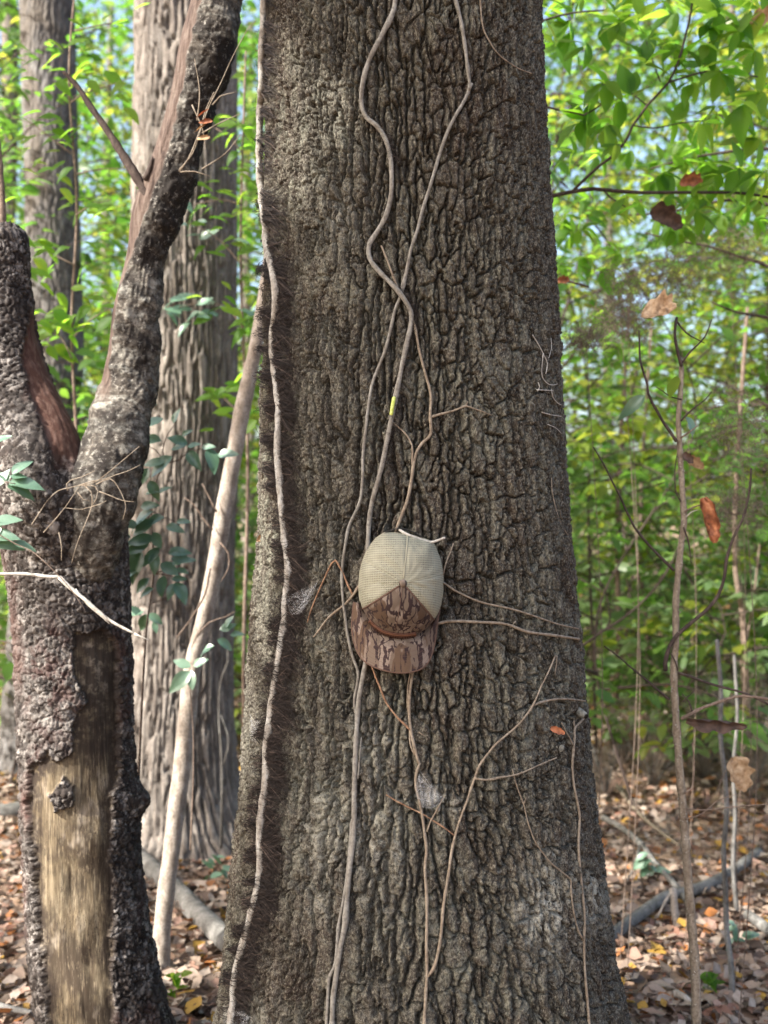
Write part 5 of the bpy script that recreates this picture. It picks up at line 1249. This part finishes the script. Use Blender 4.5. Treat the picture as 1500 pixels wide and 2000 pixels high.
wood('thin_stem', 'dark slanting sapling behind the right edge of the big trunk', 'sapling', [([(1050, 1640, 4.6), (1090, 1450, 4.6), (1120, 1290, 4.6), (1160, 1245, 4.6), (1220, 1205, 4.6), (1265, 1165, 4.6), (1300, 1120, 4.6), (1330, 1060, 4.6)], 8, 4), ([(1150, 1255, 4.6), (1190, 1215, 4.6), (1180, 1150, 4.6), (1150, 1100, 4.6)], 4, 2)], 'darktwig')
for i, (x0, x1, yb, d, w) in enumerate(((1195, 1210, 1430, 6.4, 13), (1290, 1270, 1500, 5.6, 12), (1262, 1255, 1460, 6.8, 10), (1300, 1318, 1480, 6.0, 11), (1455, 1440, 1530, 5.4, 14))):
    if i in (1, 3): continue
    wood('thin_stem', ['slim dark stem in the blurred undergrowth just right of the trunk', 'slim dark stem left of the bare sapling foot', 'slim stem in the thicket left of the bare sapling', 'slim stem hidden behind the bare sapling', 'dark upright stem in the thicket towards the right edge', 'slim stem between the bare sapling and the right edge', 'dark stem at the right edge of the thicket', 'slim slanting stem emerging behind the trunk at right', 'slim stem at the far left edge', 'slim stem between leaning sapling and big trunk'][i], 'sapling',
         [([(x0, 1000 + 1.5 * F / d + 10, d), ((x0 + x1) / 2 + 6, 1250, d), (x1 - 4, 1100, d), (x1, 900, d), (x1 + 20, 600, d)], w, w * .5), ([((x0 + x1) / 2, 1300, d), (x1 + 30, 1180, d), (x1 + 45, 1050, d)], w * .5, w * .2)], 'twig')

# dry brown brush in the right middle ground
def dry_brush(x, yb, h, lab, n=46):
    d = (CAM_H - .01) * F / (yb - 1000); base = P(x, yb, d)
    r = thing('dry_shrub', lab, 'shrub', base, 'dry brown brush right of the trunk')
    for i in range(3):
        a = Acc()
        for k in range(n // 3):
            az = random.uniform(0, 6.283); L = h * random.uniform(.45, 1.1); sp = random.uniform(.15, .75)
            tip = base + np.array([math.cos(az) * sp * L, math.sin(az) * sp * L * .7, L]); mid = (base + tip) / 2 + np.array([random.gauss(0, .06), random.gauss(0, .06), .04]) * h
            a.tube([base, mid, tip], .0030, .0010, 4, .06, .1)
            for q in range(4):
                f = random.uniform(.35, .95); b0 = base * (1 - f) ** 2 + 2 * mid * f * (1 - f) + tip * f * f
                a.tube([b0, b0 + np.array([random.gauss(0, .11), random.gauss(0, .08), random.uniform(-.02, .13)]) * h], .0016, .0007, 3, .1)
        a.build('twigs', M[('twig', 'tanvine', 'log')[i]], r)['kind'] = 'stuff'
for x, yb, h, lab in ((1215, 1500, .42, 'low dry brown brush on the leaves close beside the big trunk'), (1275, 1540, .5, 'dry brown brush just left of the bare sapling'), (1370, 1520, .6, 'twiggy dry brush right of the bare sapling'), (1460, 1560, .62, 'tall dry brush near the right edge'), (1420, 1490, .7, 'far dry brush behind the wavy grey stem'), (1180, 1560, .3, 'small dry twig tuft touching the right side of the trunk')):
    dry_brush(x, yb, h, lab)
# ------------------------------------------------------------------ understorey trees and shrubs
def grow(seed, h, nb, blen, leafL, lpt, spread=1.0, start=.15, templ=SMALL):
    """returns (wood Acc, leaf arrays) of a small tree: stem, tiered branches, twigs with flat sprays of leaves"""
    rs_ = np.random.default_rng(seed)
    a = Acc(); st = np.array([[0, 0, -.05], [rs_.normal(0, .10), rs_.normal(0, .10), h * .3], [rs_.normal(0, .4), rs_.normal(0, .4), h * .65], [rs_.normal(0, .7), rs_.normal(0, .7), h]])
    a.tube(st, (.004 + h * .0018), .002, 6, .12, .06, seed)
    C, _ = catmull(st, h / 40)
    pos = []; dr = []; nm = []
    for k in range(nb):
        f = start + (1 - start) * (k + rs_.random()) / nb
        p = C[min(int(f * len(C)), len(C) - 1)]
        az = rs_.random() * 6.283; L = blen * (1.15 - .7 * f) * rs_.uniform(.6, 1.2)
        up = rs_.uniform(.0, .55)
        d = np.array([math.cos(az), math.sin(az), up]); d /= np.linalg.norm(d)
        q = np.array([p, p + d * L * .5 + np.array([0, 0, .03]), p + d * L + np.array([0, 0, -.10 * L])])
        a.tube(q, .0045 * (.5 + L), .0015, 4, .12)
        nt = max(2, int(L * 6))
        for j in range(nt):
            g = (j + .5 + rs_.random() * .5) / nt
            b0 = q[0] * (1 - g) ** 2 + 2 * q[1] * g * (1 - g) + q[2] * g * g
            sgn = 1 if j % 2 else -1
            td = nrm(d * .7 + sgn * .8 * np.array([-d[1], d[0], 0]) + rs_.normal(0, .2, 3)); TL = L * .42 * (1.1 - .5 * g) * rs_.uniform(.6, 1.2)
            a.tube([b0, b0 + td * TL], .0018, .0009, 3, .3)
            for m in range(lpt):
                u = (m + .6) / lpt; s2 = 1 if m % 2 else -1
                lp = b0 + td * TL * u
                ld = td * .5 + s2 * .8 * np.array([-td[1], td[0], 0]) + np.array([0, 0, -.25]) + rs_.normal(0, .22, 3)
                pos.append(lp); dr.append(ld); nm.append(np.array([0, 0, 1.0]) + rs_.normal(0, .38, 3))
    pos = np.array(pos); dr = np.array(dr); nm = np.array(nm)
    sz = leafL * rs_.uniform(.6, 1.25, len(pos)); tint = np.clip(rs_.normal(.5, .22, len(pos)), 0, 1)
    return a, scatter(templ, pos, dr, nm, sz, tint)

PROT = []
for i, (h, nb, bl, ll, lpt, st) in enumerate(((4.6, 20, 1.5, .095, 6, .22), (5.6, 24, 1.7, .085, 7, .25), (3.4, 18, 1.2, .10, 6, .12), (2.0, 18, .85, .10, 6, .10), (1.2, 16, .6, .095, 6, .08), (7.5, 30, 2.1, .10, 7, .35))):
    a, (V, Fq, ti) = grow(100 + i, h, nb, bl, ll, lpt, start=st)
    Vw = np.vstack(a.V); fs = {}
    for f in a.F + a.tri: fs.setdefault(f.shape[1], []).append(f)
    me_w = raw_mesh('stem', Vw, [np.vstack(v) for v in fs.values()], M['darktwig'])
    ms = [raw_mesh('crown', V, [Fq], M[k], True, {'tint': ti}) for k in ('crown', 'crownY', 'crownP')]
    PROT.append((h, me_w, ms))
def plant(pi, x, y, s, rz, yel, kind):
    name, cat, group = kind
    h, mw, ms = PROT[pi]
    z = float(ground_z(x, y)); px = 750 + x / y * F
    if 560 <= px < 1060: group = group.split(' right')[0].split(' left')[0].split(' behind')[0] + ' behind the trunk'
    yel = 2 if (h < 2.5 and yel == 0 and rr.random() < .75) else yel
    look = ('low ' if h < 1.5 else 'short ' if h < 2.5 else 'slender ' if h < 4 else 'tall ' if h < 6 else 'very tall ') + ('dark green', 'yellowing', 'pale green')[yel]
    where = 'at the far left edge' if px < 30 else 'between dead tree limbs' if px < 250 else 'between ridged tree and big trunk' if px < 560 else 'hidden behind the big trunk' if px < 1060 else 'just right of the big trunk' if px < 1230 else 'behind the bare sapling' if px < 1400 else 'at the far right edge'
    dist = 'close by' if y < 6.5 else 'in the middle distance' if y < 10 else 'deep in the woods'
    r = thing(name, look + ' ' + name.replace('_', ' ') + ' ' + dist + ' ' + where, cat, (x, y, z), group)
    r.rotation_euler = (0, 0, rz); r.scale = (s, s, s * random.uniform(.92, 1.1))
    link('stem', mw, r); link('crown', ms[yel], r)
    return r
spots = []
rr = random.Random(5)
def add_spots(n, x0, x1, d0, d1, pis, scale, yelp, kind):
    k = 0; tries = 0
    while k < n and tries < 4000:
        tries += 1
        d = d0 * (d1 / d0) ** rr.random(); px = rr.uniform(x0, x1)
        p = P(px, 1000, d)
        if any((p[0] - q[0]) ** 2 + (p[1] - q[1]) ** 2 < (.28 * d / 5) ** 2 for q in spots): continue
        spots.append((p[0], p[1])); k += 1
        pi = rr.choice(pis)
        plant(pi, p[0], p[1], scale * rr.uniform(.8, 1.2), rr.uniform(0, 6.28), 1 if rr.random() < yelp else 0, kind)
RT = ('understorey_tree', 'tree', 'understorey trees right of the trunk')
LT = ('understorey_tree', 'tree', 'understorey trees left of the trunk')
RS = ('leafy_shrub', 'shrub', 'low shrubs right of the trunk')
LS = ('leafy_shrub', 'shrub', 'low shrubs left of the trunk')
add_spots(3, 1160, 1700, 5, 6.8, (0, 2), .9, .1, RT)
add_spots(21, 1040, 1750, 7, 17, (0, 1, 1, 5, 2), 1.05, .35, RT)
add_spots(5, -300, 20, 5.0, 7, (0, 1, 2), .95, .2, LT)
add_spots(26, -400, 560, 7.5, 18, (0, 1, 1, 5, 2), 1.05, .35, LT)
add_spots(25, 1070, 1650, 5.6, 10.5, (3, 3, 4), .95, .3, RS)
add_spots(18, -150, 560, 6.0, 11, (3, 4, 3), 1.0, .3, LS)
add_spots(4, 560, 1000, 9, 16, (0, 1, 3), 1.0, .3, ('understorey_tree', 'tree', 'understorey trees behind the trunk'))
# taller trunks far off
hf = ridged_h(.06, .3, .014, .003, 350)
V, Fc, at = relief_tube(np.array([[0, 0, -.2], [.05, 0, 4], [-.05, .1, 9], [.1, 0, 15]]), np.array([.20, .155, .13, .07]), np.linspace(0, 1, 120), np.linspace(-math.pi, math.pi, 30, endpoint=False), hf)
MT = raw_mesh('trunk', V, [Fc], M['ridged'])
cr_p = RNG.normal(size=(2600, 3)) * np.array([1.5, 1.5, 2.2]) + np.array([0, 0, 12.5])
V, Fq, ti = scatter(SMALL, cr_p, RNG.normal(size=(2600, 3)), RNG.normal(size=(2600, 3)) * .5 + np.array([0, 0, 1.]), RNG.uniform(.12, .22, 2600), RNG.random(2600))
MC = raw_mesh('crown', V, [Fq], M['crown'], True, {'tint': ti})
far_px = [(1190, 24, .9), (1425, 21, .8), (215, 24, .9), (10, 15, .9), (484, 22, .8), (1560, 14, 1.), (700, 14, 1), (880, 18, 1)]
for x, d, s in far_px:
    side = 'right' if x > 1000 else ('left' if x < 560 else 'behind')
    p = P(x, 1000, d)
    r = thing('forest_tree', {'right': 'distant straight tree trunk blurred in the woods right of the big trunk', 'left': 'distant straight tree trunk blurred in the woods left of the big trunk', 'behind': 'distant tree standing right behind the big trunk'}[side], 'tree', (p[0], p[1], 0), 'distant forest trees ' + side)
    r.rotation_euler = (0, 0, x); r.scale = (s, s, s)
    link('trunk', MT, r); link('crown', MC, r)
# far woods: a deep mass of leaves
def far_mass(n, ang0, ang1, d0, d1, zmax, size):
    ang = RNG.uniform(ang0, ang1, n); d = RNG.uniform(d0, d1, n)
    x = np.tan(ang) * d; y = d
    cl = fbm(x * .30 + 3, y * .3, 3, 601)
    z = RNG.random(n) ** 1.15 * zmax * np.clip(.8 + .9 * cl, .2, 1.3)
    keep = fbm(x * .5 + z * .6, y * .5 + z * .45, 3, 611) > -.07
    x, y, z = x[keep], y[keep], z[keep]; m = len(x)
    return scatter(SMALL, np.stack([x, y, z], -1), RNG.normal(size=(m, 3)) * np.array([1, 1, .6]), RNG.normal(size=(m, 3)) * .6 + np.array([0, -.2, 1.]), RNG.uniform(.6, 1.3, m) * size, RNG.random(m))
V, Fq, ti = far_mass(50000, -.50, .50, 13, 34, 14, .24)
o = mk('far_foliage', V, [Fq], M['far'], None, True, {'tint': ti}); tag(o, 'distant mass of sunlit green foliage filling the woods', 'foliage', kind='stuff')
V, Fq, ti = far_mass(24000, -.52, .52, 6.8, 17, 1.6, .10)
o = mk('ground_foliage', V, [Fq], M['crownP'], None, True, {'tint': ti}); tag(o, 'low green undergrowth spreading over the forest floor', 'undergrowth', kind='stuff')

# ------------------------------------------------------------------ leaf litter
def litter_templ(seed):
    """oak and hickory like fallen leaf, cupped"""
    t = np.linspace(0, 1, 5); w = np.array([.02, .24, .34, .24, .01]); V = []
    rs_ = np.random.default_rng(seed); c = rs_.uniform(.1, .7)
    for i in range(5):
        for s in (-1, 0, 1): V.append((s * w[i] * rs_.uniform(.75, 1.2), t[i] - .5, abs(s) * w[i] * c + .35 * c * (t[i] - .5) ** 2 + rs_.normal(0, .03)))
    return np.array(V), grid_faces(5, 3, False)
LT_ = [litter_templ(k) for k in range(6)]
def litter(n, xf, d0, d1, size, pw=1.0):
    """n leaves between depths d0 and d1 over the width the picture sees (and some more)"""
    d = d0 + (d1 - d0) * RNG.random(n) ** pw
    x = RNG.uniform(-1, 1, n) * (xf * d + .4)
    z = ground_z(x, d) + .004 + .035 * RNG.random(n) ** 2
    return np.stack([x, d, z], -1)
VV = []; FF = []; TT = []; nn = 0
for k in range(6):
    for n, d0, d1, sz in ((3400, 2.2, 5.2, .047), (3000, 5.0, 9.5, .060), (1800, 9, 19, .10)):
        p = litter(n, .46, d0, d1, sz)
        nv = RNG.normal(size=(n, 3)) * .45 + np.array([0, 0, 1.0]); dv = RNG.normal(size=(n, 3)) * np.array([1, 1, .25])
        V, Fq, ti = scatter(LT_[k], p, dv, nv, RNG.uniform(.55, 1.3, n) * sz, RNG.random(n))
        VV.append(V); FF.append(Fq + nn); TT.append(ti); nn += len(V)
o = mk('leaf_litter', np.vstack(VV), [np.vstack(FF)], M['litter'], None, True, {'tint': np.concatenate(TT)}); tag(o, 'carpet of tan pink and orange fallen leaves on the forest floor', 'leaf litter', kind='stuff')
LME = [raw_mesh('fallen_leaf', t[0], [t[1]], M['litterobj']) for t in LT_]
k = 0
while k < 260:
    x = random.choice((random.uniform(-20, 460), random.uniform(1150, 1520))); y = random.uniform(1660, 2040)
    d = CAM_H * F / (y - 1000)
    p = P(x, y, d); z = float(ground_z(p[0], p[1])) + .02 + .02 * random.random()
    o = link('fallen_leaf', LME[k % 6], ground)
    nv = np.array([random.gauss(0, .4), random.gauss(0, .4) - .2, 1.0]); dv = RNG.normal(size=3) * np.array([1, 1, .2])
    o.matrix_basis = Matrix.Translation((p[0], p[1], z)) @ Matrix(frames(np.array([dv]), np.array([nv]))[0].tolist()).to_4x4() @ Matrix.Scale(random.uniform(.045, .08), 4)
    k += 1
# seedlings poking through the litter
for (x, y, lab) in ((335, 1925, 'fresh light green seedling at the foot of the leaning sapling'), (85, 1800, 'little green seedling in the leaves left of the dead tree'), (1380, 1920, 'light green seedling in the leaves right of the bare sapling'), (420, 1700, 'small green seedling behind the log left of the big trunk'), (1440, 1830, 'dark green seedling near the log end at right'), (1265, 1690, 'seedling with round leaves among the fallen branches')):
    d = CAM_H * F / (y + 30 - 1000); p = P(x, y + 30, d)
    r = thing('seedling', lab, 'seedling', p)
    a = Acc(); a.tube([p - np.array([0, 0, .03]), P(x + 3, y, d), P(x, y - 20, d)], .0016, .001, 4, .02); a.build('stem', M['twig'], r)
    for j in range(9): near_leaf(r, x + random.uniform(-18, 18), y + random.uniform(-26, 14), d, random.uniform(20, 34), random.uniform(0, 360), 'broad', 'leafbright' if y > 1900 else 'leafcool', None, .3)

# ------------------------------------------------------------------ unseen canopy trees, added on the sun's path to shade the trunks
FLECK = [(P(95, 1290, 2.58), .075), (P(130, 1460, 2.58), .06), (P(165, 1640, 2.58), .10), (P(80, 1420, 2.6), .07), (P(300, 380, 2.6), .10), (P(240, 560, 2.6), .05), (P(380, 120, 2.6), .07), (P(60, 1210, 2.58), .05), (P(210, 1820, 2.6), .05),
         (P(342, 1560, 3.3), .12), (P(395, 1220, 3.3), .10), (P(320, 1750, 3.3), .10), (P(440, 1000, 3.3), .06), (P(370, 880, 2.9), .07), (P(270, 1250, 4.5), .08), (P(270, 1500, 4.5), .09), (P(512, 200, 2.1), .04), (P(140, 640, 3.85), .3), (P(400, 880, 2.9), .10), (P(320, 850, 2.9), .08), (P(300, 1060, 2.9), .10), (P(110, 1350, 2.55), .09), (P(75, 1480, 2.55), .07), (P(1300, 1900, 3.3), .25), (P(1440, 1850, 3.8), .3)]
def canopy(label, centre, rad, n, size, tall):
    c = np.array(centre, float)
    p = RNG.normal(size=(n * 2, 3)); p /= np.linalg.norm(p, axis=1)[:, None]
    p = c + p * (RNG.random((n * 2, 1)) ** .4) * np.array(rad)
    q = fbm(p[:, 0] * .9 + p[:, 2] * .5, p[:, 1] * .9 - p[:, 2] * .3, 3, 701)
    p = p[q > -.22][:n]
    for f, r in FLECK:  # leaves cleared along chosen sun rays to shape the sun flecks
        v = p - f; t = v @ SUN; dist = np.linalg.norm(v - t[:, None] * SUN, axis=1)
        p = p[(dist > r + size * .75) | (t < 0)]
    m = len(p)
    r0 = thing('unseen_shade_tree', label, 'tree', (c[0] - .3, c[1] - .3, 0))
    a = Acc(); base = np.array([c[0] - .3, c[1] - .3, -.1])
    a.tube([base, base + np.array([.1, 0, tall * .5]), c + np.array([0, 0, rad[2] * .3])], .17, .07, 10, .3, .05, 3)
    a.build('trunk', M['ridged'], r0)
    a = Acc()
    for k in range(8):
        d = nrm(RNG.normal(size=3) * np.array([1, 1, .5])); a.tube([c - np.array([0, 0, rad[2] * .5]), c + d * np.array(rad) * .5, c + d * np.array(rad) * .85], .035, .01, 5, .3)
    a.build('limbs', M['ridged'], r0)['kind'] = 'stuff'
    V, Fq, ti = scatter((SMALL[0] - np.array([0, .5, 0]), SMALL[1]), p, RNG.normal(size=(m, 3)) * np.array([1, 1, .4]), RNG.normal(size=(m, 3)) * .5 + np.array([0, 0, 1.]), RNG.uniform(.75, 1.25, m) * size, RNG.random(m))
    mk('crown', V, [Fq], M['canopy'], r0, True, {'tint': ti})
T0 = np.array([.15, 2.05, 1.5])
canopy('unseen leafy tree added behind the camera at left to shade the big trunk', T0 + SUN * 8.2, (1.9, 1.9, 2.05), 4700, .20, 6)
canopy('unseen leafy tree added to shade the forked dead tree', T0 + np.array([-1.3, 1.3, 0.2]) + SUN * 9.5, (1.6, 1.6, 1.5), 1200, .20, 6)
